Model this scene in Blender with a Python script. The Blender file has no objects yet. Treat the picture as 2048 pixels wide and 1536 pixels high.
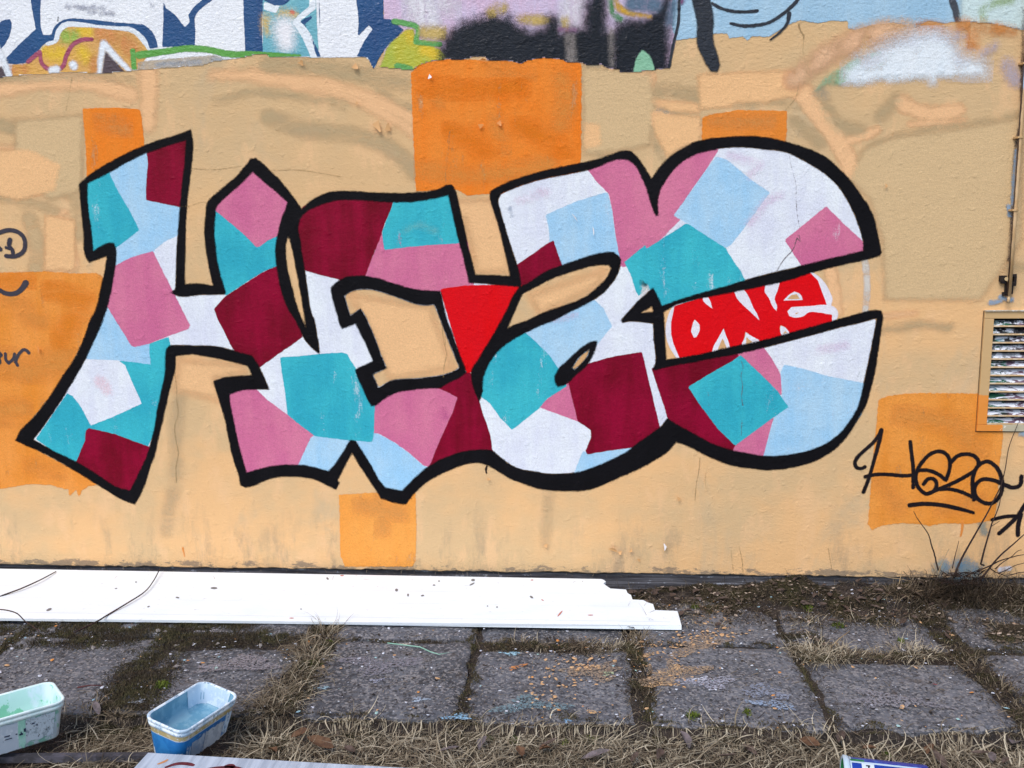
import bpy, math, random
import numpy as np
from mathutils import Vector, Matrix

# ------------------------------------------------------------------ camera, sky, sun, exposure
SC = bpy.context.scene
COL = SC.collection
FPX, EYE, DIST = 1900.0, 1.55, 4.08          # focal length in photo pixels, eye height, distance to the wall
PITCH, YAW, ROLL = 8.6, 3.3, -0.35
cam_d = bpy.data.cameras.new('camera')
cam = bpy.data.objects.new('camera', cam_d)
COL.objects.link(cam)
cam_d.sensor_width = 36.0
cam_d.lens = FPX / 2048.0 * 36.0
cam_d.clip_start = 0.05
cam_d.clip_end = 300.0
ROT = Matrix.Rotation(math.radians(YAW), 3, 'Z') @ Matrix.Rotation(math.radians(90 - PITCH), 3, 'X') @ Matrix.Rotation(math.radians(ROLL), 3, 'Z')
cam.matrix_world = Matrix.Translation((0, -DIST, EYE)) @ ROT.to_4x4()
SC.camera = cam

SUN_EL, SUN_AZ = 52.0, 205.0                 # overcast: a weak, very wide sun behind the photographer's left shoulder
world = bpy.data.worlds.new('World')
SC.world = world
world.use_nodes = True
wn = world.node_tree
bg = wn.nodes['Background']
sky = wn.nodes.new('ShaderNodeTexSky')
sky.sky_type = 'NISHITA'
sky.sun_disc = False
sky.sun_elevation = math.radians(SUN_EL)
sky.sun_rotation = math.radians(SUN_AZ)
sky.air_density = 1.0
sky.dust_density = 1.2
wn.links.new(sky.outputs[0], bg.inputs[0])
bg.inputs[1].default_value = 0.14
sun_d = bpy.data.lights.new('sun', 'SUN')
sun_d.energy = 1.35
sun_d.angle = math.radians(32)
sun_d.color = (1.0, 0.95, 0.88)
sun = bpy.data.objects.new('sun', sun_d)
COL.objects.link(sun)
_a, _e = math.radians(SUN_AZ), math.radians(SUN_EL)
_sd = Vector((math.sin(_a) * math.cos(_e), math.cos(_a) * math.cos(_e), math.sin(_e)))
sun.rotation_euler = (-_sd).to_track_quat('-Z', 'Y').to_euler()
SC.view_settings.view_transform = 'Standard'
SC.view_settings.look = 'None'
SC.view_settings.exposure = 0.62
SC.view_settings.gamma = 1.0
SC.view_settings.use_curve_mapping = False
SC.render.engine = 'CYCLES'
SC.cycles.transparent_max_bounces = 32
SC.cycles.max_bounces = 6

# K: how bright white paint on the wall comes out in this light; albedo = wanted look / K
K = np.array([0.90, 0.965, 1.04])

# ------------------------------------------------------------------ helpers
rnd = random.Random(7)
npr = np.random.default_rng(11)
R_ = np.array(ROT)
CAM = np.array([0.0, -DIST, EYE])


def lin(h):
    h = h.lstrip('#')
    c = np.array([int(h[i:i + 2], 16) / 255 for i in (0, 2, 4)])
    return np.where(c <= 0.04045, c / 12.92, ((c + 0.055) / 1.055) ** 2.4)


def alb(h, lim=0.88):
    return tuple(np.clip(lin(h) / K, 0.0015, lim)) + (1.0,)


def raw(h):
    return tuple(lin(h)) + (1.0,)


def rays(pts):
    p = np.atleast_2d(np.array(pts, float))
    d = np.stack([(p[:, 0] - 1024) / FPX, -(p[:, 1] - 768) / FPX, -np.ones(len(p))], 1)
    return d @ R_.T


def on_wall(pts, Y=0.0):
    d = rays(pts)
    t = (Y - CAM[1]) / d[:, 1]
    q = CAM + d * t[:, None]
    return q[:, [0, 2]]


def on_level(pts, Z=0.0):
    d = rays(pts)
    t = (Z - CAM[2]) / d[:, 2]
    return CAM + d * t[:, None]


def mesh_obj(name, verts, faces, mat, parent=None, smooth=False):
    me = bpy.data.meshes.new(name)
    me.from_pydata([tuple(map(float, v)) for v in verts], [], [tuple(map(int, f)) for f in faces])
    me.update()
    if mat is not None:
        for m in (mat if isinstance(mat, (list, tuple)) else [mat]):
            me.materials.append(m)
    if smooth:
        me.polygons.foreach_set('use_smooth', [True] * len(me.polygons))
    o = bpy.data.objects.new(name, me)
    COL.objects.link(o)
    if parent is not None:
        o.parent = parent
    return o


def tag(o, label=None, cat=None, group=None, kind=None):
    if label: o['label'] = label
    if cat: o['category'] = cat
    if group: o['group'] = group
    if kind: o['kind'] = kind
    return o


def empty(name, loc=(0, 0, 0), rz=0.0):
    o = bpy.data.objects.new(name, None)
    COL.objects.link(o)
    o.location = loc
    o.rotation_euler = (0, 0, rz)
    o.empty_display_size = 0.05
    return o


class MB:
    """collects simple shapes into one mesh"""
    def __init__(s):
        s.v, s.f = [], []

    def add(s, vs, fs):
        n = len(s.v)
        s.v += [tuple(v) for v in vs]
        s.f += [tuple(i + n for i in f) for f in fs]

    def box(s, a, b, M=None):
        (x0, y0, z0), (x1, y1, z1) = a, b
        vs = [(x, y, z) for z in (z0, z1) for y in (y0, y1) for x in (x0, x1)]
        if M is not None: vs = [tuple(M @ Vector(v)) for v in vs]
        s.add(vs, [(0, 2, 3, 1), (4, 5, 7, 6), (0, 1, 5, 4), (2, 6, 7, 3), (0, 4, 6, 2), (1, 3, 7, 5)])

    def tube(s, pts, rad, n=8, cap=True):
        pts = [Vector(p) for p in pts]
        if not isinstance(rad, (list, tuple)): rad = [rad] * len(pts)
        rings = []
        up = Vector((0.13, 0.31, 0.94))
        for i, p in enumerate(pts):
            t = (pts[min(i + 1, len(pts) - 1)] - pts[max(i - 1, 0)]).normalized()
            u = t.cross(up)
            if u.length < 0.05: u = t.cross(Vector((1, 0, 0)))
            u.normalize()
            w = t.cross(u)
            rings.append([p + (u * math.cos(2 * math.pi * k / n) + w * math.sin(2 * math.pi * k / n)) * rad[i] for k in range(n)])
        vs = [v for r in rings for v in r]
        fs = []
        for i in range(len(rings) - 1):
            for k in range(n):
                a, b = i * n + k, i * n + (k + 1) % n
                fs.append((a, b, b + n, a + n))
        if cap:
            fs.append(tuple(range(n))[::-1])
            fs.append(tuple(range(len(vs) - n, len(vs))))
        s.add(vs, fs)

    def loft(s, rings, close_first=False, close_last=False):
        n = len(rings[0])
        vs = [v for r in rings for v in r]
        fs = []
        for i in range(len(rings) - 1):
            for k in range(n):
                a, b = i * n + k, i * n + (k + 1) % n
                fs.append((a, b, b + n, a + n))
        if close_first: fs.append(tuple(range(n))[::-1])
        if close_last: fs.append(tuple(range(len(vs) - n, len(vs))))
        s.add(vs, fs)

    def build(s, name, mat, parent=None, smooth=False):
        return mesh_obj(name, s.v, s.f, mat, parent, smooth)


# ------------------------------------------------------------------ node helpers
class NT:
    def __init__(s, mat):
        s.t = mat.node_tree
        s.n, s.l = s.t.nodes, s.t.links

    def node(s, typ, **kw):
        nd = s.n.new(typ)
        for k, v in kw.items(): setattr(nd, k, v)
        return nd

    def put(s, sock, val):
        if hasattr(val, 'is_output') or isinstance(val, bpy.types.NodeSocket): s.l.new(val, sock)
        elif val is not None: sock.default_value = val

    def math(s, op, a, b=None, c=None, clamp=False):
        nd = s.node('ShaderNodeMath', operation=op)
        nd.use_clamp = clamp
        s.put(nd.inputs[0], a)
        if b is not None: s.put(nd.inputs[1], b)
        if c is not None: s.put(nd.inputs[2], c)
        return nd.outputs[0]

    def noise(s, vec, scale, detail=2.0, rough=0.5, stretch=None, dist=0.0):
        if stretch is not None:
            m = s.node('ShaderNodeMapping')
            m.inputs['Scale'].default_value = stretch
            s.l.new(vec, m.inputs[0])
            vec = m.outputs[0]
        nd = s.node('ShaderNodeTexNoise')
        s.put(nd.inputs['Vector'], vec)
        nd.inputs['Scale'].default_value = scale
        nd.inputs['Detail'].default_value = detail
        nd.inputs['Roughness'].default_value = rough
        nd.inputs['Distortion'].default_value = dist
        return nd.outputs[0]

    def ramp(s, v, a, b, lo=0.0, hi=1.0, smooth=True):
        nd = s.node('ShaderNodeMapRange')
        nd.interpolation_type = 'SMOOTHSTEP' if smooth else 'LINEAR'
        s.put(nd.inputs[0], v)
        nd.inputs[1].default_value = a
        nd.inputs[2].default_value = b
        nd.inputs[3].default_value = lo
        nd.inputs[4].default_value = hi
        return nd.outputs[0]

    def mix(s, fac, a, b, blend='MIX'):
        nd = s.node('ShaderNodeMix', data_type='RGBA', blend_type=blend)
        s.put(nd.inputs[0], fac)
        s.put(nd.inputs[6], a)
        s.put(nd.inputs[7], b)
        return nd.outputs[2]

    def coord(s):
        return s.node('ShaderNodeTexCoord').outputs['Object']

    def attr(s, name):
        return s.node('ShaderNodeAttribute', attribute_name=name)


def new_mat(name):
    m = bpy.data.materials.new(name)
    m.use_nodes = True
    t = NT(m)
    return m, t, m.node_tree.nodes['Principled BSDF']


# the render relief of the wall: shared by the bare wall and by every coat of paint on it
def make_relief_group():
    g = bpy.data.node_groups.new('plaster_relief', 'ShaderNodeTree')
    g.interface.new_socket('Strength', in_out='INPUT', socket_type='NodeSocketFloat')
    g.interface.new_socket('Normal', in_out='OUTPUT', socket_type='NodeSocketVector')

    class W: pass
    w = W(); w.node_tree = g
    t = NT(w)
    gi, go = t.node('NodeGroupInput'), t.node('NodeGroupOutput')
    co = t.coord()
    big = t.noise(co, 5.0, 3.0, 0.55)
    mid = t.noise(co, 55.0, 3.0, 0.6, stretch=(1, 1, 1.5))
    fine = t.noise(co, 190.0, 2.0, 0.6)
    lump = t.ramp(t.noise(co, 26.0, 2.0, 0.5), 0.58, 0.75)
    sep = t.node('ShaderNodeSeparateXYZ')
    t.l.new(co, sep.inputs[0])
    up = t.ramp(sep.outputs[2], 2.0, 2.3, 0.85, 1.5)
    h = t.math('MULTIPLY', big, 0.006)
    h = t.math('MULTIPLY_ADD', t.math('MULTIPLY', mid, up), 0.0024, h)
    h = t.math('MULTIPLY_ADD', fine, 0.0009, h)
    h = t.math('MULTIPLY_ADD', lump, 0.0014, h)
    b = t.node('ShaderNodeBump')
    b.inputs['Distance'].default_value = 1.0
    t.l.new(gi.outputs[0], b.inputs['Strength'])
    t.l.new(h, b.inputs['Height'])
    t.l.new(b.outputs[0], go.inputs[0])
    return g


RELIEF = make_relief_group()


def relief(t, bs, strength=0.9):
    g = t.node('ShaderNodeGroup')
    g.node_tree = RELIEF
    g.inputs[0].default_value = strength
    t.l.new(g.outputs[0], bs.inputs['Normal'])


# ------------------------------------------------------------------ coats of paint: thin sheets on the wall cut along a distance field
_paints = {}


def paint_mat(c1, c2, soft, rag, rags, cover, streak, wear, rough, spec=0.1):
    key = (c1, c2, soft, rag, rags, cover, streak, wear, rough, spec)
    if key in _paints: return _paints[key]
    m, t, bs = new_mat('wall_paint')
    co = t.coord()
    sd = t.attr('sd').outputs['Fac']
    v = t.math('MULTIPLY', sd, -1.0)
    n1 = t.math('SUBTRACT', t.noise(co, rags, 3.0, 0.6), 0.5)
    v = t.math('MULTIPLY_ADD', n1, rag * 2.2, v)
    n2 = t.math('SUBTRACT', t.noise(co, 320.0, 2.0, 0.7), 0.5)
    v = t.math('MULTIPLY_ADD', n2, soft * 1.1, v)
    a = t.ramp(v, -soft * 0.5, soft * 0.5)
    if cover < 1.0 or wear > 0:
        hole = t.noise(co, 9.0, 4.0, 0.65, stretch=(1, 1, 1) if streak == 'n' else (1.5, 1, 0.45) if streak == 'v' else (0.4, 1, 1.8))
        hf = t.noise(co, 240.0, 2.0, 0.6)
        hh = t.math('MULTIPLY_ADD', hf, 0.35, hole)
        if wear > 0:
            k = t.ramp(hh, 0.80 - wear * 0.1, 0.92 - wear * 0.1, 1.0, 0.25)
            a = t.math('MULTIPLY', a, k)
        if cover < 1.0:
            k = t.ramp(hh, 0.62, 0.86, min(1.0, cover * 1.15), cover * 0.3)
            a = t.math('MULTIPLY', a, k)
    g = t.noise(co, 3.2, 4.0, 0.6)
    gs = t.noise(co, 14.0, 3.0, 0.6, stretch=(1, 1, 1) if streak == 'n' else (1.0, 1.0, 0.16) if streak == 'v' else (0.2, 1.0, 1.2))
    f = t.math('ADD', t.math('MULTIPLY', g, 0.6), t.math('MULTIPLY', gs, 0.4))
    col = t.mix(t.ramp(f, 0.36, 0.64), alb(c1), alb(c2))
    sp = t.noise(co, 420.0, 2.0, 0.75)
    col = t.mix(1.0, col, t.mix(t.ramp(sp, 0.3, 0.7), (0.80, 0.80, 0.80, 1), (1.13, 1.13, 1.13, 1)), 'MULTIPLY')
    t.l.new(col, bs.inputs['Base Color'])
    # paint thins out as droplets: every 0.7 mm speck is either paint or bare
    sn = t.node('ShaderNodeVectorMath', operation='SNAP')
    t.l.new(co, sn.inputs[0])
    sn.inputs[1].default_value = (0.0007, 0.0007, 0.0007)
    wnz = t.node('ShaderNodeTexWhiteNoise', noise_dimensions='3D')
    t.l.new(sn.outputs[0], wnz.inputs['Vector'])
    a = t.math('GREATER_THAN', a, t.math('MULTIPLY_ADD', wnz.outputs[0], 0.98, 0.01))
    t.l.new(a, bs.inputs['Alpha'])
    bs.inputs['Roughness'].default_value = rough
    bs.inputs['Specular IOR Level'].default_value = spec
    relief(t, bs)
    _paints[key] = m
    return m


def catmull(p, closed, n=5, sharp=None, fold=38):
    """smooth a traced line but keep its sharp corners"""
    p = np.array(p, float)
    N = len(p)
    if N < 3: return p
    d = np.roll(p, -1, 0) - p
    tan = np.zeros_like(p)
    L = np.linalg.norm(d, axis=1) + 1e-9
    u = d / L[:, None]
    for i in range(N):
        if not closed and i in (0, N - 1):
            continue
        c = float(np.dot(u[i - 1], u[i]))
        if c > math.cos(math.radians(fold)):
            tg = u[i - 1] * L[i] + u[i] * L[i - 1]
            tan[i] = tg / (np.linalg.norm(tg) + 1e-9)
    out = []
    for i in range(N if closed else N - 1):
        j = (i + 1) % N
        m0 = tan[i] if tan[i].any() else u[i]
        m1 = tan[j] if tan[j].any() else u[i]
        for k in range(n):
            s = k / n
            h00 = 2 * s ** 3 - 3 * s * s + 1
            h10 = s ** 3 - 2 * s * s + s
            h01 = -2 * s ** 3 + 3 * s * s
            h11 = s ** 3 - s * s
            out.append(h00 * p[i] + h10 * L[i] * m0 + h01 * p[j] + h11 * L[i] * m1)
    if not closed: out.append(p[-1])
    return np.array(out)


def inside(P, poly):
    x, y = P[:, 0], P[:, 1]
    c = np.zeros(len(P), bool)
    q = np.roll(poly, -1, 0)
    for (x0, y0), (x1, y1) in zip(poly, q):
        if y0 == y1: continue
        m = ((y0 > y) != (y1 > y)) & (x < (x1 - x0) * (y - y0) / (y1 - y0) + x0)
        c ^= m
    return c


def seg_dist(P, a, b, best, off=None):
    ab = b - a
    L2 = float(ab @ ab) + 1e-12
    r = P - a
    t = np.clip((r @ ab) / L2, 0, 1)
    d = r - t[:, None] * ab
    dd = np.sqrt((d * d).sum(1))
    if off is not None: dd = dd - (off[0] + (off[1] - off[0]) * t)
    np.minimum(best, dd, out=best)


LAYER = [0]


def paint(name, parent, c1, c2=None, polys=(), strokes=(), split=False, layer=None, **k):
    if not split: return paint1(name, parent, c1, c2, polys, strokes, layer=layer, **k)
    if layer is None:
        LAYER[0] += 1
        layer = LAYER[0]
    for i, pl in enumerate(polys): o = paint1(name, parent, c1, c2, [pl], (), layer=layer + 0.047 * (i % 20), **k)
    for i, st in enumerate(strokes): o = paint1(name, parent, c1, c2, (), [st], layer=layer + 0.023 + 0.047 * (i % 20), **k)
    return o


def paint1(name, parent, c1, c2=None, polys=(), strokes=(), step=0.006, soft=0.004, rag=0.002, rags=45.0, cover=1.0, streak='v',
          wear=0.0, rough=0.55, clip=None, smooth=True, layer=None, label=None, Yo=0.0, spec=0.1):
    """polys: closed outlines in photo pixels (even-odd); strokes: (points, radius px) lines; both put onto the wall plane"""
    P2, S2 = [], []
    for pl in polys:
        q = on_wall(pl)
        P2.append(catmull(q, True) if smooth else q)
    for pts, r in strokes:
        q = np.array(pts, float)
        if len(q) > 2: q = catmull(q, False, 5, fold=75)
        rr = np.interp(np.linspace(0, 1, len(q)), np.linspace(0, 1, len(np.atleast_1d(r))), np.atleast_1d(r)) if np.ndim(r) else np.full(len(q), float(r))
        S2.append((on_wall(q), rr * 0.00218))
    allp = np.concatenate(P2 + [s for s, _ in S2])
    mg = soft + rag + 0.002
    rmax = max([r.max() for _, r in S2], default=0)
    lo = np.floor((allp.min(0) - mg - rmax) / step) * step
    hi = allp.max(0) + mg + rmax + step
    if clip is not None:
        cw = on_wall(clip)
        lo = np.maximum(lo, np.floor((cw.min(0) - step) / step) * step); hi = np.minimum(hi, cw.max(0) + 2 * step)
    lo = np.maximum(lo, (-4.2, 0.0)); hi = np.minimum(hi, (4.2, 3.19))
    nx, nz = int((hi[0] - lo[0]) / step) + 2, int((hi[1] - lo[1]) / step) + 2
    X, Z = np.meshgrid(lo[0] + np.arange(nx) * step, lo[1] + np.arange(nz) * step)
    G = np.stack([X.ravel(), Z.ravel()], 1)
    sd = np.full(len(G), 9.0)
    if P2:
        ins = np.zeros(len(G), bool)
        for q in P2:
            ins ^= inside(G, q)
            for i in range(len(q)):
                a, b = q[i], q[(i + 1) % len(q)]
                w = 0.06
                m = np.nonzero((G[:, 0] > min(a[0], b[0]) - w) & (G[:, 0] < max(a[0], b[0]) + w) & (G[:, 1] > min(a[1], b[1]) - w) & (G[:, 1] < max(a[1], b[1]) + w))[0]
                if len(m):
                    best = sd[m]
                    seg_dist(G[m], a, b, best)
                    sd[m] = best
        sd = np.minimum(sd, 0.06)
        sd = np.where(ins, -sd, sd)
    for q, r in S2:
        for i in range(len(q) - 1):
            a, b = q[i], q[i + 1]
            w = 0.02 + max(r[i], r[i + 1])
            m = np.nonzero((G[:, 0] > min(a[0], b[0]) - w) & (G[:, 0] < max(a[0], b[0]) + w) & (G[:, 1] > min(a[1], b[1]) - w) & (G[:, 1] < max(a[1], b[1]) + w))[0]
            if len(m):
                best = sd[m]
                seg_dist(G[m], a, b, best, (r[i], r[i + 1]))
                sd[m] = best
    S = sd.reshape(nz, nx)
    mn = np.minimum(np.minimum(S[:-1, :-1], S[1:, :-1]), np.minimum(S[:-1, 1:], S[1:, 1:]))
    keep = mn < mg * 0.8
    if clip is not None:
        cc = G.reshape(nz, nx, 2)[:-1, :-1].reshape(-1, 2) + step / 2
        keep &= inside(cc, on_wall(clip)).reshape(nz - 1, nx - 1)
    cx_ = lo[0] + (np.arange(nx - 1) + 1) * step
    cz_ = lo[1] + (np.arange(nz - 1) + 1) * step
    keep &= ~((cz_[:, None] > 0.766) & (cz_[:, None] < 1.216) & (cx_[None] > 1.785) & (cx_[None] < 2.168))   # the vent opening
    jz, jx = np.nonzero(keep)
    if not len(jz): return None
    i0 = jz * nx + jx
    quads = np.stack([i0, i0 + 1, i0 + 1 + nx, i0 + nx], 1)
    used, inv = np.unique(quads, return_inverse=True)
    quads = inv.reshape(-1, 4)
    if layer is None:
        LAYER[0] += 1
        layer = LAYER[0]
    y = Yo - 0.0002 - 0.00005 * layer
    V = np.stack([G[used, 0], np.full(len(used), y), G[used, 1]], 1)
    me = bpy.data.meshes.new(name)
    me.vertices.add(len(V)); me.vertices.foreach_set('co', V.ravel())
    me.loops.add(quads.size); me.loops.foreach_set('vertex_index', quads.ravel().astype(np.int32))
    me.polygons.add(len(quads)); me.polygons.foreach_set('loop_start', (np.arange(len(quads)) * 4).astype(np.int32))
    me.update(calc_edges=True)
    at = me.attributes.new('sd', 'FLOAT', 'POINT')
    at.data.foreach_set('value', sd[used].astype(np.float32))
    me.materials.append(paint_mat(c1, c2 or c1, soft, rag, rags, cover, streak, wear, rough, spec))
    o = bpy.data.objects.new(name, me)
    COL.objects.link(o)
    o.parent = parent
    if label: o['label'] = label
    return o


# ================================================================== THE SETTING: ground and paving
def soil_mat():
    m, t, bs = new_mat('soil')
    co = t.coord()
    a = t.noise(co, 7.0, 5.0, 0.65)
    b = t.noise(co, 60.0, 4.0, 0.7)
    c = t.mix(t.ramp(a, 0.35, 0.65), raw('#231e1a'), raw('#3a3029'))
    c = t.mix(t.ramp(b, 0.45, 0.72), c, raw('#574a40'))
    c = t.mix(t.ramp(t.noise(co, 190.0, 2.0, 0.6), 0.62, 0.7), c, raw('#9a8c80'))
    t.l.new(c, bs.inputs['Base Color'])
    bs.inputs['Roughness'].default_value = 0.95
    bm = t.node('ShaderNodeBump')
    bm.inputs['Strength'].default_value = 0.9
    bm.inputs['Distance'].default_value = 0.02
    t.l.new(t.math('ADD', t.math('MULTIPLY', a, 0.5), b), bm.inputs['Height'])
    t.l.new(bm.outputs[0], bs.inputs['Normal'])
    return m


def vnoise(x, y, s, seed=0):
    """cheap smooth value noise for mesh relief"""
    r = np.random.default_rng(seed).random((64, 64))
    u, v = x * s, y * s
    i, j = np.floor(u).astype(int), np.floor(v).astype(int)
    f, g = u - i, v - j
    f, g = f * f * (3 - 2 * f), g * g * (3 - 2 * g)
    R = lambda a, b: r[a % 64, b % 64]
    return (R(i, j) * (1 - f) + R(i + 1, j) * f) * (1 - g) + (R(i, j + 1) * (1 - f) + R(i + 1, j + 1) * f) * g


def ground_h(x, y):
    x, y = np.asarray(x, float), np.asarray(y, float)
    base = np.where(y > -1.19, -0.016, -0.05)
    amp = np.where(y > -1.19, 0.35, 1.0)
    h = base + amp * 0.022 * (vnoise(x, y, 3.1, 1) - 0.5) + amp * 0.018 * (vnoise(x, y, 11, 2) - 0.5) + amp * 0.01 * (vnoise(x, y, 31, 3) - 0.5)
    return h


xs = np.concatenate([[-40, -15, -6, -4], np.arange(-3.2, 3.2, 0.02), [3.2, 4, 6, 15, 40]])
ys = np.concatenate([[-60, -25, -10, -6, -4.5], np.arange(-3.4, 0.3, 0.02), [0.3, 2, 10, 30]])
GX, GY = np.meshgrid(xs, ys)
near = (np.abs(GX) <= 3.2) & (GY >= -3.4) & (GY <= 0.3)
GZ = np.where(near, ground_h(GX, GY), -0.05)
gv = np.stack([GX.ravel(), GY.ravel(), GZ.ravel()], 1)
nx = len(xs)
gf = [(j * nx + i, j * nx + i + 1, (j + 1) * nx + i + 1, (j + 1) * nx + i) for j in range(len(ys) - 1) for i in range(nx - 1)]
SOIL = soil_mat()
tag(mesh_obj('ground', gv, gf, SOIL, smooth=True), 'bare brown soil under the grass and paving', kind='structure')


def slab_mat():
    m, t, bs = new_mat('concrete_slab')
    co = t.node('ShaderNodeNewGeometry').outputs['Position']
    oi = t.node('ShaderNodeObjectInfo').outputs['Random']
    a = t.noise(co, 4.0, 5.0, 0.65)
    b = t.noise(co, 38.0, 5.0, 0.75)
    c = t.mix(t.ramp(a, 0.35, 0.68), raw('#404146'), raw('#66676c'))
    c = t.mix(t.ramp(oi, 0.0, 1.0, 0.0, 0.35), c, raw('#72737a'))
    c = t.mix(t.math('MULTIPLY', t.ramp(t.noise(co, 2.2, 5.0, 0.7), 0.5, 0.68), 0.6), c, raw('#86868b'))
    c = t.mix(t.ramp(b, 0.5, 0.75), c, raw('#302e31'))
    vo = t.node('ShaderNodeTexVoronoi')
    vo.inputs['Scale'].default_value = 120.0
    t.l.new(co, vo.inputs['Vector'])
    sepc = t.node('ShaderNodeSeparateColor')
    t.l.new(vo.outputs['Color'], sepc.inputs[0])
    c = t.mix(t.math('MULTIPLY', t.ramp(sepc.outputs[0], 0.62, 0.8), 0.6), c, raw('#96918f'))
    c = t.mix(t.math('MULTIPLY', t.ramp(sepc.outputs[1], 0.75, 0.85), 0.6), c, raw('#1e1b1d'))
    c = t.mix(t.math('MULTIPLY', t.ramp(t.noise(co, 9.0, 5.0, 0.7), 0.56, 0.72), 0.7), c, raw('#453a30'))
    t.l.new(c, bs.inputs['Base Color'])
    bs.inputs['Roughness'].default_value = 0.92
    bm = t.node('ShaderNodeBump')
    bm.inputs['Strength'].default_value = 0.8
    bm.inputs['Distance'].default_value = 0.006
    t.l.new(t.math('ADD', b, t.math('MULTIPLY', t.noise(co, 150.0, 3.0, 0.7), 0.6)), bm.inputs['Height'])
    t.l.new(bm.outputs[0], bs.inputs['Normal'])
    return m


SLAB = slab_mat()
pavement = tag(empty('pavement'), 'cracked row of grey concrete paving slabs in front of the wall', kind='structure')
SX = [-2.78, -2.17, -1.56, -0.955, -0.345, 0.26, 0.865, 1.50, 2.12, 2.74]
SLABS = []


def slab(x0, x1, y0, y1, seed):
    r = random.Random(seed)
    n = 16
    u = np.linspace(0, 1, n)
    U, V = np.meshgrid(u, u)
    j = lambda s: (vnoise(U * 3 + seed, V * 3, 1.7, seed) - 0.4) * s * 1.3 + (vnoise(U * 3 + seed, V * 3, 5.1, seed + 3) - .5) * s * .7
    X = x0 + (x1 - x0) * U
    Y = y0 + (y1 - y0) * V
    X = X + np.where(U == 0, 1, 0) * np.abs(j(0.03)) - np.where(U == 1, 1, 0) * np.abs(j(0.03))
    Y = Y + np.where(V == 0, 1, 0) * np.abs(j(0.035)) - np.where(V == 1, 1, 0) * np.abs(j(0.03))
    tx, ty, tz = r.uniform(-.012, .012), r.uniform(-.012, .012), r.uniform(-.006, .004)
    edge = np.minimum(np.minimum(U, 1 - U), np.minimum(V, 1 - V))
    Z = tz + tx * (U - .5) + ty * (V - .5) + 0.008 * (vnoise(X, Y, 9, seed + 5) - .5) - 0.008 * (edge < 0.02)
    vs = list(np.stack([X.ravel(), Y.ravel(), Z.ravel()], 1))
    fs = [(a * n + b, a * n + b + 1, (a + 1) * n + b + 1, (a + 1) * n + b) for a in range(n - 1) for b in range(n - 1)]
    rim = [b for b in range(n)] + [a * n + n - 1 for a in range(1, n)] + [(n - 1) * n + b for b in range(n - 2, -1, -1)] + [a * n for a in range(n - 2, 0, -1)]
    k = len(vs)
    for i in rim:
        v = vs[i]
        vs.append((v[0], v[1], -0.075))
    for q in range(len(rim)):
        q2 = (q + 1) % len(rim)
        fs.append((rim[q2], rim[q], k + q, k + q2))
    o = mesh_obj('paving_slab', vs, fs, SLAB, pavement, smooth=False)
    SLABS.append((x0, x1, y0, y1))
    return o


for i in range(len(SX) - 1):
    gL, gR = 0.006, 0.006
    a, b = SX[i] + gL, SX[i + 1] - gR
    if i == 3: a += 0.02
    if i == 2: b -= 0.05
    if i == 5: a += 0.014
    if i == 4: b -= 0.012
    if i == 7: a += 0.03
    if i == 6: b -= 0.025
    back = {2: -0.64, 4: -0.63, 6: -0.66, 7: -0.6}.get(i, -0.585)
    slab(a, b, -1.185, back, 20 + i)
    slab(a, b, {4: -0.56, 6: -0.57}.get(i, -0.57), 0.012, 60 + i)

# ================================================================== THE WALL
wall = tag(empty('painted_wall'), 'rendered building wall painted tan and orange, covered in graffiti', 'wall', kind='thing')


def plaster_mat():
    m, t, bs = new_mat('tan_plaster_paint')
    co = t.coord()
    sep = t.node('ShaderNodeSeparateXYZ')
    t.l.new(co, sep.inputs[0])
    z = sep.outputs[2]
    a = t.noise(co, 1.7, 4.0, 0.6, stretch=(1, 1, 1.3))
    a2 = t.noise(co, 5.0, 4.0, 0.65, stretch=(1.6, 1, 0.8))
    zo = t.math('MULTIPLY_ADD', t.math('SUBTRACT', a, 0.5), 1.2, z)
    c = t.mix(t.ramp(a, 0.40, 0.62), alb(TAN_OLIVE), alb(TAN))
    c = t.mix(t.math('MULTIPLY', t.ramp(zo, 1.65, 1.95), 0.6), c, alb('#ccb188'))
    c = t.mix(t.math('MULTIPLY', t.ramp(a2, 0.5, 0.66), 0.55), c, alb(TAN_PEACH))
    g = t.noise(co, 2.6, 5.0, 0.7, stretch=(1.0, 1, 0.55), dist=0.6)
    c = t.mix(t.math('MULTIPLY', t.ramp(g, 0.56, 0.72), 0.5), c, alb(TAN_GREY))
    # grime splashed up from the ground, and scuffed bare patches along the foot of the plaster
    low = t.ramp(z, 0.09, 0.5, 1.0, 0.0)
    d = t.noise(co, 7.0, 5.0, 0.75, stretch=(1.0, 1, 0.35))
    c = t.mix(t.math('MULTIPLY', t.math('MULTIPLY', low, t.ramp(d, 0.5, 0.7)), 0.5), c, alb('#8d8272'))
    foot = t.ramp(z, 0.085, 0.2, 1.0, 0.0)
    d2 = t.noise(co, 12.0, 5.0, 0.8, stretch=(0.6, 1, 1.4))
    c = t.mix(t.math('MULTIPLY', t.ramp(t.math('MULTIPLY', foot, d2), 0.46, 0.53), 0.7), c, alb('#6d6862'))
    sp = t.noise(co, 420.0, 2.0, 0.75)
    c = t.mix(1.0, c, t.mix(t.ramp(sp, 0.3, 0.7), (0.76, 0.77, 0.79, 1), (1.17, 1.16, 1.15, 1)), 'MULTIPLY')
    t.l.new(c, bs.inputs['Base Color'])
    bs.inputs['Roughness'].default_value = 0.7
    bs.inputs['Specular IOR Level'].default_value = 0.1
    relief(t, bs)
    return m


TAN, TAN_OLIVE, TAN_PEACH, TAN_GREY = '#e2b987', '#d1b48a', '#efbf92', '#bfae90'
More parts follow.
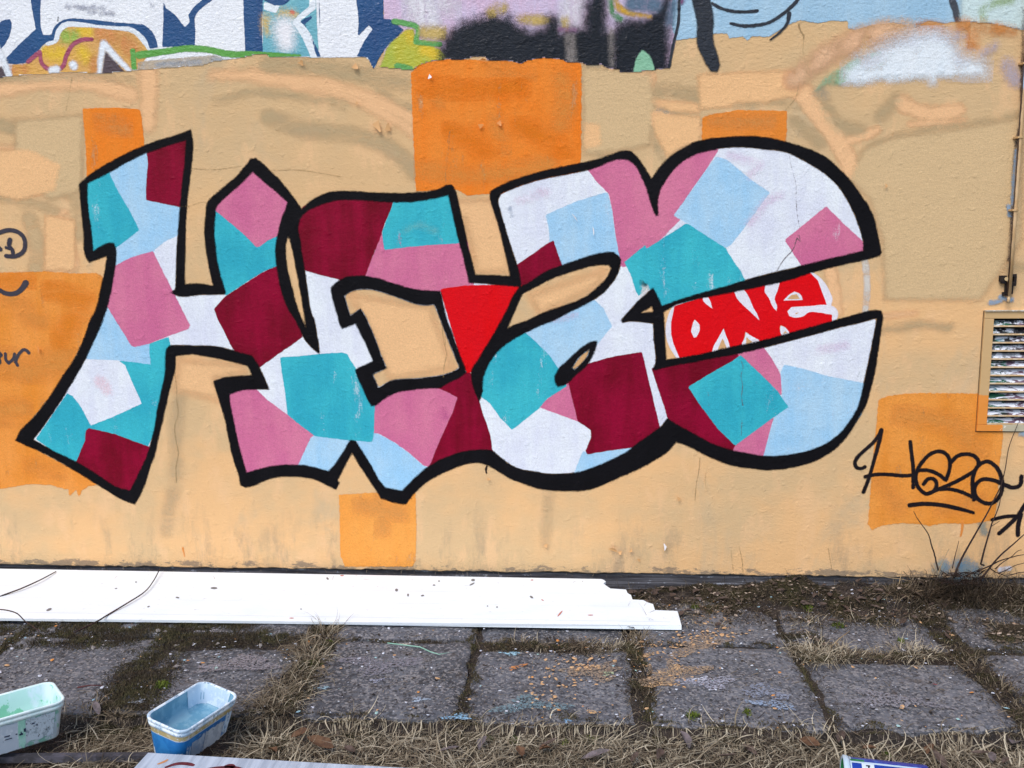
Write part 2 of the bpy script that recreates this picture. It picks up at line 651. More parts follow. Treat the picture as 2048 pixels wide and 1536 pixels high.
# plaster skin with an uneven, broken lower edge
bx = np.linspace(-4.5, 4.5, 600)
bz = 0.079 + 0.006 * (vnoise(bx, bx * 0, 9, 4) - .5) + 0.006 * (vnoise(bx, bx * 0, 41, 5) - .5)
pv, pf = [], []
bx = np.sort(np.concatenate([bx, [1.784, 2.166]])); bz = np.interp(bx, np.linspace(-4.5, 4.5, 600), bz)
for x, zb in zip(bx, bz):
    pv += [(x, 0.0, 3.2), (x, 0.0, 1.214), (x, 0.0, .764), (x, 0.0, zb + .004), (x, 0.004, zb), (x, 0.028, zb + .002)]
for i in range(len(bx) - 1):
    for k in range(5):
        if k == 1 and 1.7839 < bx[i] < 2.1655: continue      # opening for the vent
        a = i * 6 + k
        pf.append((a, a + 1, a + 7, a + 6))
mesh_obj('plaster_face', pv, pf, plaster_mat(), wall)
mb = MB()
mb.box((-4.5, 0.028, 0.0), (4.5, 0.25, 3.2))
m_core, t_, b_ = new_mat('masonry'); b_.inputs['Base Color'].default_value = raw('#8a7a66')
mb.build('masonry_core', m_core, wall)


def plinth_mat():
    m, t, bs = new_mat('plinth_concrete')
    co = t.coord()
    n = t.noise(co, 6.0, 5.0, 0.7, stretch=(0.5, 1, 14.0))
    n2 = t.noise(co, 30.0, 4.0, 0.7)
    c = t.mix(t.ramp(n, 0.4, 0.6), raw('#3c393c'), raw('#6a686c'))
    c = t.mix(t.ramp(t.math('MULTIPLY', n, n2), 0.325, 0.36), c, raw('#a9abb2'))
    t.l.new(c, bs.inputs['Base Color'])
    bs.inputs['Roughness'].default_value = 0.9
    bm = t.node('ShaderNodeBump'); bm.inputs['Distance'].default_value = 0.006; bm.inputs['Strength'].default_value = 0.8
    t.l.new(n, bm.inputs['Height']); t.l.new(bm.outputs[0], bs.inputs['Normal'])
    return m


mb = MB()
mb.box((-4.5, 0.018, -0.08), (4.5, 0.0275, 0.077))
mb.build('plinth', plinth_mat(), wall)

# ================================================================== PAINT ON THE WALL
W = wall
# ---- soft roller smears and ghost lines showing through the tan coat
def smear(c, strokes, soft=0.03, cover=0.7, rag=0.012, **k):
    return paint('paint_smear', W, c, strokes=strokes, split=True, step=0.012, soft=soft * 1.4, rag=rag * 1.6, rags=18, cover=cover, streak='h', rough=0.7, **k)


PE, OL, GR = '#eabb8e', '#c8ae86', '#c1ae8c'
smear(PE, [([(-90, 190), (0, 178), (90, 163), (180, 166), (262, 190)], 15), ([(296, 148), (296, 250)], [19, 14]),
           ([(505, 150), (560, 160), (640, 168), (720, 190), (800, 225), (828, 240)], 13), ([(590, 172), (660, 180), (760, 222), (826, 262)], 10),
           ([(425, 150), (500, 150)], 9)], cover=1.0)
smear(PE, [([(0, 315), (60, 320), (110, 345)], 26), ([(20, 380), (90, 375)], 14), ([(130, 440), (140, 530)], 18), ([(100, 480), (102, 530)], 12)], cover=0.9)
smear(OL, [([(20, 345), (70, 365), (150, 395)], 9), ([(0, 395), (60, 405), (110, 420)], 7), ([(60, 440), (75, 500), (70, 545)], 15), ([(150, 300), (158, 470)], 10)], cover=0.8)
smear('#c0ad88', [([(0, 250), (60, 262), (130, 300)], 13), ([(-20, 160), (60, 158), (170, 156), (260, 158)], 6), ([(535, 235), (590, 255), (660, 265), (740, 280), (800, 310), (830, 345)], 15),
                ([(430, 205), (500, 185), (560, 190), (690, 210)], 6), ([(535, 130), (650, 135), (720, 150), (810, 168)], 14), ([(740, 165), (800, 205), (830, 220)], 4)], cover=0.6)
smear(GR, [([(560, 238), (620, 268), (640, 262)], 9), ([(770, 295), (830, 335)], 9), ([(360, 620), (358, 705)], 8), ([(362, 770), (352, 860), (350, 960), (330, 1060)], 13),
           ([(1100, 940), (1095, 1010), (1090, 1085)], 9), ([(1240, 880), (1225, 960)], 6)], cover=0.45, soft=0.04)
smear(PE, [([(1590, 175), (1630, 220), (1680, 290), (1705, 345)], 17), ([(1540, 170), (1610, 180)], 14), ([(1800, 205), (1850, 225), (1915, 222)], 13), ([(1820, 250), (1930, 240)], 5),
           ([(1700, 280), (1752, 262)], 9), ([(1905, 585), (1925, 585)], 11), ([(1765, 632), (1830, 625)], 5), ([(1660, 540), (1672, 620)], 12), ([(1310, 235), (1390, 262)], 18),
           ([(1305, 205), (1390, 215)], 7), ([(1268, 150), (1300, 155), (1285, 190)], 10), ([(1180, 255), (1190, 290)], 14), ([(1222, 140), (1226, 170)], 6)], cover=1.0, soft=0.02)
smear('#bfab86', [([(1735, 300), (1790, 278), (1870, 262), (1960, 250), (2048, 235)], 9), ([(1728, 310), (1718, 380)], 9), ([(1830, 310), (1840, 400)], 7), ([(1880, 310), (1890, 370)], 8),
                ([(1640, 190), (1680, 250), (1720, 262)], 12), ([(1760, 230), (1790, 200)], 12), ([(1590, 245), (1640, 285)], 10), ([(1850, 550), (1950, 540), (2048, 535)], 9),
                ([(1770, 660), (1850, 650), (1900, 655)], 8), ([(1880, 560), (1960, 575)], 12), ([(1470, 210), (1540, 205), (1600, 212)], 4), ([(1180, 230), (1200, 300)], 16), ([(1370, 235), (1340, 225), (1290, 222)], 5),
                ([(1295, 260), (1330, 325)], 4), ([(1230, 185), (1260, 200), (1330, 180), (1400, 195)], 12)], cover=0.6, soft=0.03)
smear('#97998f', [([(1185, 150), (1192, 162)], [24, 16]), ([(1205, 190), (1210, 205)], 7), ([(1300, 220), (1340, 230)], 5), ([(1640, 185), (1650, 190)], 9), ([(1960, 1040), (1970, 1065)], 8)], cover=0.75, soft=0.02)
(lambda *a, **k: None)('#d9a878', [([(1000, 1010), (1080, 1050), (1170, 1090)], 20), ([(880, 1000), (960, 1030)], 14), ([(1480, 1120), (1600, 1125)], 12), ([(1250, 1040), (1300, 1085)], 16)], cover=0.5, soft=0.05)
smear('#cfccc6', [([(1729, 515), (1734, 560), (1731, 626)], 6)], cover=0.85, soft=0.008, rag=0.003)
smear('#93948a', [([(1439, 169), (1440, 171)], 9)], cover=0.9, soft=0.006, rag=0.003)

# ---- flat orange test patches
def orange(pl, c1='#e58a31', c2='#ea9446', **k):
    return paint('orange_patch', W, c1, c2, polys=[pl], smooth=False, soft=0.004, rag=0.006, rags=60, rough=0.65, wear=0.12, **k)


orange([(165, 217), (230, 215), (280, 219), (285, 250), (289, 290), (290, 345), (174, 365), (172, 300)], '#e67f24', '#ec8d38')
orange([(822, 146), (837, 130), (862, 123), (900, 118), (940, 119), (975, 122), (1010, 121), (1044, 127), (1054, 120), (1087, 115), (1124, 118), (1134, 124), (1163, 126), (1163, 220), (1162, 318), (1158, 345), (1010, 392), (975, 388), (935, 391), (915, 380), (832, 382), (826, 260)], '#e77d24', '#ec8b38')
orange([(1404, 236), (1420, 229), (1480, 220), (1574, 222), (1572, 300), (1500, 285), (1404, 300)], '#dd8430', '#e38d3e')
orange([(-300, 545), (0, 545), (95, 543), (150, 547), (192, 546), (206, 554), (200, 620), (120, 770), (45, 860), (55, 890), (200, 968), (176, 973), (164, 981), (158, 995), (153, 979), (140, 992), (136, 978), (118, 975), (104, 970), (60, 968), (0, 978), (-300, 985)], '#df8c35', '#e8984a')
orange([(678, 990), (745, 985), (790, 990), (831, 986), (833, 1060), (831, 1122), (825, 1133), (690, 1133), (681, 1110)], '#e79a47', '#eba050')
orange([(1757, 800), (1775, 792), (1830, 786), (1960, 787), (2004, 792), (2006, 870), (1999, 930), (1994, 1005), (1988, 1040), (1940, 1048), (1900, 1046), (1882, 1047), (1860, 1052), (1838, 1048), (1800, 1046), (1775, 1049), (1755, 1054), (1744, 1060), (1736, 1048), (1745, 930)], '#dd8c36', '#e69a49')
paint('orange_drip', W, '#e39145', split=True, strokes=[([(1925, 1042), (1924, 1060), (1921, 1072)], [3, 1.5]), ([(366, 1096), (369, 1112)], [1.8, 1.2])], step=0.003, soft=0.004, rag=0.002, cover=0.8)

def zone(c, polys, soft=0.012, cover=1.0, **k):
    return paint('roller_patch', W, c, polys=polys, split=True, smooth=False, step=0.012, soft=soft, rag=0.01, rags=30, cover=1.0, streak='n', rough=0.7, **k)


LAYER[0] = 8
zone('#cfb58c', [[(1163, 130), (1235, 140), (1300, 150), (1310, 200), (1300, 290), (1250, 300), (1170, 310)], [(1700, 360), (1725, 300), (1790, 275), (1960, 250), (2044, 235), (2044, 480), (1960, 600), (1770, 600), (1765, 480), (1740, 400)], [(30, 240), (165, 230), (165, 380), (100, 400), (30, 330)]], soft=.04, cover=.8)
zone('#ebbb8a', [[(1303, 225), (1400, 235), (1402, 290), (1370, 292), (1335, 315), (1310, 268)], [(1300, 200), (1395, 208), (1398, 226), (1340, 222)], [(1168, 245), (1200, 250), (1202, 290), (1168, 300)], [(1395, 150), (1590, 140), (1600, 190), (1530, 205), (1470, 205), (1460, 215), (1400, 218)], [(-60, 300), (60, 300), (120, 330), (110, 380), (40, 400), (-60, 380)], [(90, 430), (150, 440), (150, 540), (90, 540)]], soft=.025, cover=.85)
zone('#e6bb8b', [[(840, 400), (985, 400), (1010, 470), (1020, 545), (955, 545), (930, 440)], [(700, 590), (860, 615), (905, 735), (780, 760), (740, 660)], [(1060, 590), (1210, 540), (1190, 575), (1080, 630)], [(360, 720), (480, 730), (490, 745), (430, 755), (440, 800), (350, 780)]], soft=.06, cover=.75)
LAYER[0] = 18.57
orange_var = lambda c, st, cv: smear(c, st, cover=cv * .8, soft=.075)
orange_var('#de9648', [([(985, 135), (1030, 145), (1060, 150)], 9), ([(1120, 150), (1135, 200), (1120, 250)], 14), ([(870, 165), (880, 210)], 8), ([(850, 340), (950, 350), (1100, 330)], 14), ([(990, 240), (1010, 300)], 9)], .8)
orange_var('#e2801f', [([(850, 170), (930, 180), (1040, 175)], 14), ([(1040, 250), (1130, 300)], 12), ([(900, 260), (980, 300)], 12)], .8)
orange_var('#de974a', [([(0, 720), (60, 740), (130, 720)], 26), ([(0, 830), (40, 820)], 24), ([(20, 600), (80, 640)], 14), ([(60, 930), (120, 945)], 12)], .8)
orange_var('#e58a2c', [([(100, 580), (170, 600), (120, 680)], 16), ([(0, 560), (60, 565)], 9)], .8)
orange_var('#da954a', [([(1800, 830), (1900, 850), (1960, 900)], 16), ([(1760, 960), (1800, 1020)], 9), ([(1880, 1020), (1960, 1000)], 10)], .8)
orange_var('#d99d58', [([(720, 1010), (800, 1030)], 12), ([(760, 1000), (765, 1060)], 10), ([(200, 240), (250, 260)], 10), ([(1430, 240), (1540, 245)], 8)], .8)
LAYER[0] = 26
# ---- the older graffiti along the top, painted over by the tan
BOT = [(0, 155), (20, 152), (60, 149), (110, 146), (150, 144), (200, 147), (240, 143), (275, 140), (312, 137), (405, 130), (432, 121), (445, 120), (475, 117), (512, 108), (534, 107), (537, 114), (612, 114), (645, 115), (674, 115), (730, 114), (738, 120), (744, 131), (747, 138), (752, 132), (782, 136), (825, 140), (837, 130), (862, 122), (892, 118), (925, 119), (947, 113), (970, 113), (975, 120), (1024, 122), (1044, 127), (1054, 120), (1087, 115), (1124, 118), (1134, 124), (1164, 125), (1174, 130), (1204, 128), (1214, 136), (1240, 138), (1239, 145), (1269, 144), (1309, 139), (1336, 136), (1344, 110), (1352, 80), (1384, 77), (1429, 67), (1454, 67), (1459, 77), (1486, 72), (1494, 82), (1504, 72), (1536, 74), (1581, 47), (1601, 40), (1636, 47), (1661, 41), (1696, 43), (1696, 57), (1711, 60), (1743, 50), (1786, 45), (1831, 54), (1856, 41), (1886, 47), (1911, 43), (1973, 45), (2031, 57), (2048, 60), (2500, 70)]


def cut(x0, x1):
    return [(-400, 155)] * (x0 < 0) + [p for p in BOT if x0 <= p[0] <= x1]


def old(name, c1, c2=None, polys=(), strokes=(), soft=0.004, rag=0.003, cover=1.0, **k):
    k.setdefault('rough', 0.32)
    k.setdefault('step', 0.006)
    k.setdefault('spec', 0.4)
    k.setdefault('split', True)
    return paint(name, W, c1, c2, polys, strokes, soft=soft, rag=rag, cover=cover, **k)


UP = -320
TOPCLIP = [(-900, UP)] + [(-900, 157)] + BOT + [(2600, 80), (2600, UP)]
kw = dict(clip=TOPCLIP)
old('old_white_coat', '#dfe6f0', '#e9eef5', polys=[[(-400, UP)] + cut(-1, 752) + [(775, UP)]], smooth=False, rag=0.004)
old('old_lilac_coat', '#ccb0cd', '#c4bddb', polys=[[(755, UP), (768, 38)] + [(768, 120)] + [p for p in BOT if 782 <= p[0] <= 1352] + [(1352, UP)]], smooth=False, rag=0.004)
old('old_blue_coat', '#93bcd9', '#a3c6de', polys=[[(1340, UP), (1345, 60)] + [p for p in BOT if 1352 <= p[0]] + [(2500, UP)]], smooth=False, rag=0.005)
old('old_ochre_fill', '#d9a84a', '#cf9f58', polys=[[(24, 129), (52, 127), (75, 110), (90, 92), (112, 84), (124, 60), (140, 50), (225, 52), (270, 62), (292, 88), (300, 104), (276, 142), (100, 150), (24, 152)]], soft=0.008, **kw)
old('old_yellow_spray', '#dcb822', strokes=[([(95, 100), (120, 108)], 15), ([(160, 62), (180, 64)], 11), ([(165, 105), (175, 115)], 12)], soft=0.05, rag=0.01, cover=0.9, **kw)
old('old_green_spray', '#8db343', strokes=[([(132, 72), (146, 74)], 13)], soft=0.05, rag=0.01, cover=0.8, **kw)
old('old_brown_spray', '#cf8a4a', strokes=[([(205, 66), (235, 75), (262, 100)], 14), ([(28, 138), (45, 140)], 10), ([(186, 120), (188, 140)], 5)], soft=0.05, rag=0.01, cover=0.9, **kw)
old('old_white_outline', '#dbe6f0', strokes=[([(96, 86), (112, 80), (118, 62), (130, 51), (160, 49), (225, 54), (268, 62), (290, 84), (303, 101)], 5)], soft=0.006, **kw)
NAVY = ('#003f76', '#05497f')
old('navy_outline', *NAVY, polys=[
    [(-30, 60), (0, 45), (9, 40), (20, 38), (23, 45), (22, 62), (14, 83), (0, 100), (-30, 115)],
    [(60, -120), (62, 0), (67, 31), (72, 58), (59, 70), (36, 92), (12, 117), (12, 127), (31, 128), (53, 125), (75, 105), (87, 90), (97, 83), (108, 81), (110, 69), (116, 55), (128, 45), (156, 44), (195, 50), (234, 53), (266, 56), (281, 66), (292, 78), (300, 98), (316, 95), (312, 78), (303, 62), (287, 50), (269, 48), (234, 45), (187, 40), (147, 37), (133, 38), (119, 45), (108, 56), (103, 70), (87, 70), (84, 62), (81, 31), (82, 0), (82, -120)],
    [(320, -90), (327, 0), (327, 37), (325, 94), (390, 93), (391, 65), (392, 30), (400, 20), (425, 0), (455, -60), (440, -60), (405, 0), (390, 12), (377, 30), (380, 45), (370, 55), (350, 30), (332, 16), (328, 0), (328, -90)],
    [(484, -150), (487, 0), (488, 37), (491, 104), (536, 109), (552, 108), (555, 101), (543, 94), (525, 93), (525, 37), (528, 0), (530, -150)]], soft=0.003, **kw)
old('old_teal_fill', '#5aa5bd', '#74b5c0', polys=[[(526, UP), (526, 118), (638, 118), (632, 0), (634, UP)]], soft=0.004, **kw)
old('old_yellow_spray', '#d9b352', strokes=[([(533, 40), (534, 60)], 9), ([(560, 25), (590, 30)], 6)], soft=0.05, rag=0.01, cover=0.8, **kw)
old('old_white_spray', '#e6eaf2', strokes=[([(570, 60), (572, 85)], [22, 16])], soft=0.07, rag=0.01, cover=1.0, **kw)
old('old_orange_dot', '#d0765c', strokes=[([(584, 24), (586, 25)], 4)], soft=0.01, **kw)
old('old_white_outline', '#dde8f2', polys=[[(619, -60), (619, 12), (587, 40), (586, 46), (606, 78), (622, 116), (641, 116), (608, 50), (600, 43), (632, 18), (632, -60)], [(528, 4), (560, 11), (552, 27), (528, 19)]], soft=0.003, **kw)
old('navy_outline', *NAVY, polys=[
    [(528, 0), (550, 11), (569, 9), (580, 0), (590, -40), (528, -40)],
    [(638, -60), (639, 56), (626, 37), (623, 31), (600, 43), (608, 50), (634, 114), (643, 114), (610, 48), (625, 36), (636, 52), (640, 57), (639, 0), (632, -60)],
    [(711, -150), (713, 0), (717, 37), (716, 72), (738, 50), (745, 59), (729, 82), (714, 113), (736, 115), (747, 140), (758, 117), (773, 95), (799, 70), (808, 60), (795, 50), (784, 40), (767, 38), (767, 0), (770, -150)]], soft=0.003, **kw)
GREEN = '#4d9636'
old('old_green_line', GREEN, '#5da246', strokes=[([(278, 110), (325, 104), (387, 97), (425, 101), (450, 107), (510, 109), (600, 112)], [7, 6, 6, 6, 6, 6, 3]), ([(266, 102), (269, 142)], 5)], soft=0.006, **kw)
old('old_grey_strip', '#c0a98a', '#a8a79f', polys=[[(276, 124), (330, 119), (400, 113), (440, 114), (452, 122), (400, 133), (276, 144)]], soft=0.006, cover=0.9, **kw)
old('old_blue_spray', '#8e9cad', strokes=[([(315, 130), (400, 124)], 4), ([(425, 118), (455, 121)], 3)], soft=0.02, cover=0.6, **kw)
old('old_maroon_line', '#9d4562', strokes=[([(57, 124), (80, 104), (86, 130), (95, 137), (123, 136), (135, 107), (148, 88), (165, 80), (184, 79)], 4)], soft=0.005, **kw)
old('old_dark_spray', '#4a3b42', polys=[[(211, 100), (204, 150), (255, 150)], [(-40, 125), (5, 135), (14, 156), (-40, 160)]], soft=0.012, **kw)
old('old_white_outline', '#dfe9f4', strokes=[([(199, 147), (204, 105), (208, 88), (230, 112), (262, 144)], [4, 6, 7, 6, 4]), ([(147, 130), (148, 132)], 8), ([(104, 141), (114, 139)], 7), ([(-5, 95), (10, 125), (20, 152)], 5)], soft=0.016, **kw)
old('old_grey_scuff', '#9aa0b4', strokes=[([(135, 12), (205, 18)], 4), ([(180, 24), (225, 28)], 3), ([(300, 5), (304, 12)], 3)], soft=0.02, rag=0.02, cover=0.5, **kw)
old('old_white_spray', '#e2e4ef', strokes=[([(835, -20), (845, 20), (860, 48)], [24, 30, 20]), ([(890, 0), (900, 15)], 16), ([(1145, 10), (1140, 40)], 18)], soft=0.12, rag=0.01, cover=0.9, **kw)
old('old_yellow_green_fill', '#b7b42d', '#9fb53f', polys=[[(760, 134), (775, 95), (800, 70), (808, 62), (828, 58), (832, 88), (872, 95), (900, 118), (880, 150), (750, 145)]], soft=0.012, **kw)
old('old_yellow_spray', '#d8ba1f', strokes=[([(850, 100), (868, 108)], 11), ([(815, 68), (822, 82)], 6)], soft=0.04, cover=0.9, **kw)
old('old_green_line', '#5aa052', strokes=[([(788, 43), (815, 48), (834, 55), (832, 84), (850, 86), (880, 89)], 5), ([(795, 132), (820, 138)], 6)], soft=0.008, **kw)
old('old_ochre_fill', '#b79f56', '#c9b06a', strokes=[([(850, 65), (900, 70)], 12), ([(1000, 18), (985, 30)], 13), ([(1040, 40), (1100, 42)], 9), ([(1130, 45), (1135, 60)], 9)], soft=0.04, cover=0.85, **kw)
BLK = ('#0b0f18', '#131823')
old('old_black_spray', *BLK, polys=[
    [(884, 90), (909, 58), (940, 42), (968, 36), (1019, 34), (1036, 55), (1070, 62), (1090, 58), (1096, 34), (1112, 36), (1120, 52), (1128, 80), (1131, 135), (880, 130)],
    [(1166, 72), (1172, 24), (1180, -60), (1210, -60), (1212, 60), (1216, 145), (1160, 142)],
    [(1226, 66), (1240, 44), (1290, 38), (1318, 12), (1330, -40), (1345, -20), (1338, 61), (1340, 150), (1226, 155)], [(1100, 70), (1140, 60), (1240, 62), (1240, 150), (1100, 140)]], soft=0.075, rag=0.022, rags=24, spec=0.25, **kw)
old('old_taupe_smear', '#857f7c', strokes=[([(1140, 75), (1144, 125)], 9), ([(1222, 60), (1224, 130)], 4)], soft=0.03, cover=0.75, **kw)
old('old_mint_patch', '#83bb9c', polys=[[(1266, 148), (1275, 112), (1285, 100), (1299, 112), (1311, 146)]], soft=0.008, **kw)
old('old_ochre_fill', '#c39a25', strokes=[([(1227, -20), (1232, 12), (1250, 22), (1300, 33)], [7, 7, 6, 3])], soft=0.02, cover=0.95, **kw)
old('old_green_line', '#3f8a48', strokes=[([(1222, 0), (1228, 30), (1240, 38)], 5)], soft=0.02, cover=0.9, **kw)
old('old_slate_spray', '#55708a', strokes=[([(1265, 8), (1310, 10)], 13), ([(1345, 10), (1340, 45)], 6)], soft=0.04, cover=0.8, **kw)
old('old_plum_line', '#7d4a78', strokes=[([(1364, -30), (1362, 3)], 6), ([(1120, 59), (1150, 60)], 3)], soft=0.02, cover=0.8, **kw)
old('thin_black_line', '#20232c', strokes=[([(1360, -30), (1358, 10), (1356, 49), (1346, 90), (1338, 134)], 2.6), ([(1424, 7), (1440, 16), (1461, 22), (1490, 24), (1514, 22)], 2.8), ([(1461, 47), (1485, 52), (1510, 51), (1536, 46), (1563, 30), (1598, -4), (1620, -60)], [2.5, 3, 3, 3, 3, 3.4, 3.4]), ([(1578, 27), (1575, 45), (1560, 64), (1540, 80)], [4, 3, 2, 1.5]), ([(117, 34), (116, 42)], 1)], step=0.003, soft=0.004)
old('black_finger', '#191d27', polys=[[(1376, -60), (1384, 0), (1394, 50), (1394, 87), (1406, 117), (1421, 142), (1434, 144), (1440, 130), (1434, 107), (1426, 80), (1427, 37), (1421, 0), (1412, -60)]], soft=0.012)
old('old_dark_line', '#3c4049', strokes=[([(1896, -40), (1904, 0), (1912, 25), (1917, 45)], 6)], soft=0.008, **kw)
old('old_pale_coat', '#c3dadd', polys=[[(1920, UP), (1921, 48), (1960, 50), (2031, 58), (2050, 62), (2500, 70), (2500, UP)]], soft=0.03, **kw)
old('old_green_line', '#90ab83', strokes=[([(2023, 0), (1980, 11), (1966, 22), (1967, 48)], 7)], soft=0.03, cover=0.8, **kw)
# the half covered patch at the right
old('peach_band', '#dbb48d', '#d9ae88', strokes=[([(1588, 158), (1648, 114), (1710, 82), (1786, 60), (1850, 66), (1905, 70)], [16, 18, 20, 18, 14, 8])], soft=0.06, rag=0.012, cover=0.85, rough=0.6)
old('orange_smear', '#d08a44', strokes=[([(1838, 55), (1900, 58)], 9), ([(1925, 52), (1960, 55), (2025, 62)], [13, 11, 6]), ([(1945, 70), (1942, 88)], 12)], soft=0.05, rag=0.012, cover=0.75, rough=0.6)
old('lilac_haze', '#b9b3c4', strokes=[([(1790, 90), (1860, 78), (1920, 75)], 9), ([(1990, 92), (1965, 110)], 6), ([(2012, 130), (2030, 160)], 12)], soft=0.05, rag=0.01, cover=0.6)
old('mint_smear', '#93b592', polys=[[(1632, 181), (1648, 158), (1686, 132), (1720, 112), (1765, 98), (1770, 130), (1692, 166), (1668, 171), (1655, 168)]], soft=0.02, rag=0.008, cover=0.85)
old('white_haze', '#d3dce8', strokes=[([(1700, 150), (1740, 130), (1800, 105), (1880, 95), (1900, 120), (1960, 140)], [12, 20, 26, 26, 22, 14])], soft=0.11, rag=0.02, rags=20)
old('white_spray_patch', '#e1ebf3', '#d6e4ef', polys=[[(1688, 166), (1694, 140), (1716, 126), (1735, 138), (1760, 132), (1772, 105), (1800, 96), (1832, 100), (1838, 84), (1886, 83), (1904, 98), (1910, 128), (1918, 138), (1946, 122), (1968, 134), (1968, 152), (1945, 149), (1926, 151), (1873, 155), (1868, 168), (1862, 168), (1860, 158), (1820, 158), (1786, 162), (1756, 160), (1736, 166)]], soft=0.05, rag=0.016, rags=25)

# ---- the main piece -------------------------------------------------------------------------------------------
OUT = [(382, 258), (386, 287), (385, 315), (380, 360), (375, 400), (373, 430), (371, 490), (370, 540), (370, 568), (400, 567), (426, 571), (422, 555), (415, 520), (410, 485), (409, 455), (411, 430), (415, 405), (440, 380), (475, 350), (490, 332), (502, 317), (511, 316), (520, 322), (540, 341), (560, 360), (580, 385), (595, 405), (604, 418), (617, 405), (640, 391), (665, 383), (695, 382), (735, 384), (790, 386), (840, 384), (875, 379), (896, 369), (905, 370), (911, 380), (916, 400), (922, 425), (930, 460), (936, 490), (944, 520), (951, 549), (985, 550), (1020, 552), (1015, 527), (1005, 485), (995, 445), (985, 415), (979, 392), (980, 383), (995, 374), (1020, 362), (1070, 346), (1110, 336), (1170, 324), (1205, 315), (1230, 306), (1247, 301), (1265, 305), (1277, 317), (1292, 339), (1303, 357), (1317, 337), (1332, 320), (1352, 304), (1375, 291), (1390, 284), (1420, 277), (1455, 274), (1495, 272), (1530, 274), (1560, 280), (1590, 289), (1625, 300), (1655, 317), (1680, 339), (1700, 360), (1720, 387), (1737, 412), (1749, 440), (1755, 465), (1760, 490), (1763, 505), (1759, 512), (1730, 520), (1680, 531), (1630, 544), (1580, 560), (1530, 572), (1480, 582), (1430, 592), (1380, 602), (1342, 615), (1327.5, 624), (1329, 655), (1331, 692), (1333, 719), (1365, 714), (1405, 707), (1445, 697), (1492, 687), (1530, 679), (1580, 665), (1630, 651), (1680, 637), (1720, 626), (1750, 620), (1761, 620), (1764, 627), (1762, 662), (1756, 705), (1750, 742), (1742, 775), (1732, 810), (1717, 837), (1700, 865), (1677, 892), (1650, 912), (1617, 927), (1580, 936), (1540, 940), (1500, 937), (1460, 930), (1425, 917), (1400, 905), (1375, 892), (1352, 884), (1337, 902), (1315, 917), (1280, 937), (1245, 952), (1212, 967), (1180, 979), (1145, 982), (1105, 981), (1075, 977), (1045, 967), (1020, 957), (995, 942), (975, 931), (960, 926), (930, 929), (900, 940), (880, 949), (850, 967), (830, 986), (812, 1009), (790, 1006), (762, 997), (745, 970), (725, 940), (704, 906), (690, 932), (676, 960), (679, 966), (672, 979), (655, 971), (635, 961), (610, 955), (580, 953), (550, 955), (522, 965), (507, 972), (490, 975), (481, 970), (477, 950), (467, 920), (457, 877), (450, 840), (437, 797), (427, 762), (442, 756), (475, 752), (503, 750), (496, 732), (470, 725), (435, 717), (400, 711), (390, 709), (365, 710), (351, 712), (351, 735), (347, 752), (337, 790), (327, 835), (317, 877), (310, 910), (300, 935), (291, 967), (280, 992), (270, 1009), (250, 1002), (215, 982), (175, 957), (130, 930), (85, 905), (50, 890), (31, 881), (40, 862), (65, 837), (100, 792), (125, 752), (150, 715), (170, 670), (180, 640), (190, 622), (202, 572), (210, 540), (214, 512), (179, 525), (173, 517), (167, 465), (162, 415), (158, 369), (172, 355), (215, 327), (262, 302), (312, 282), (355, 269)]
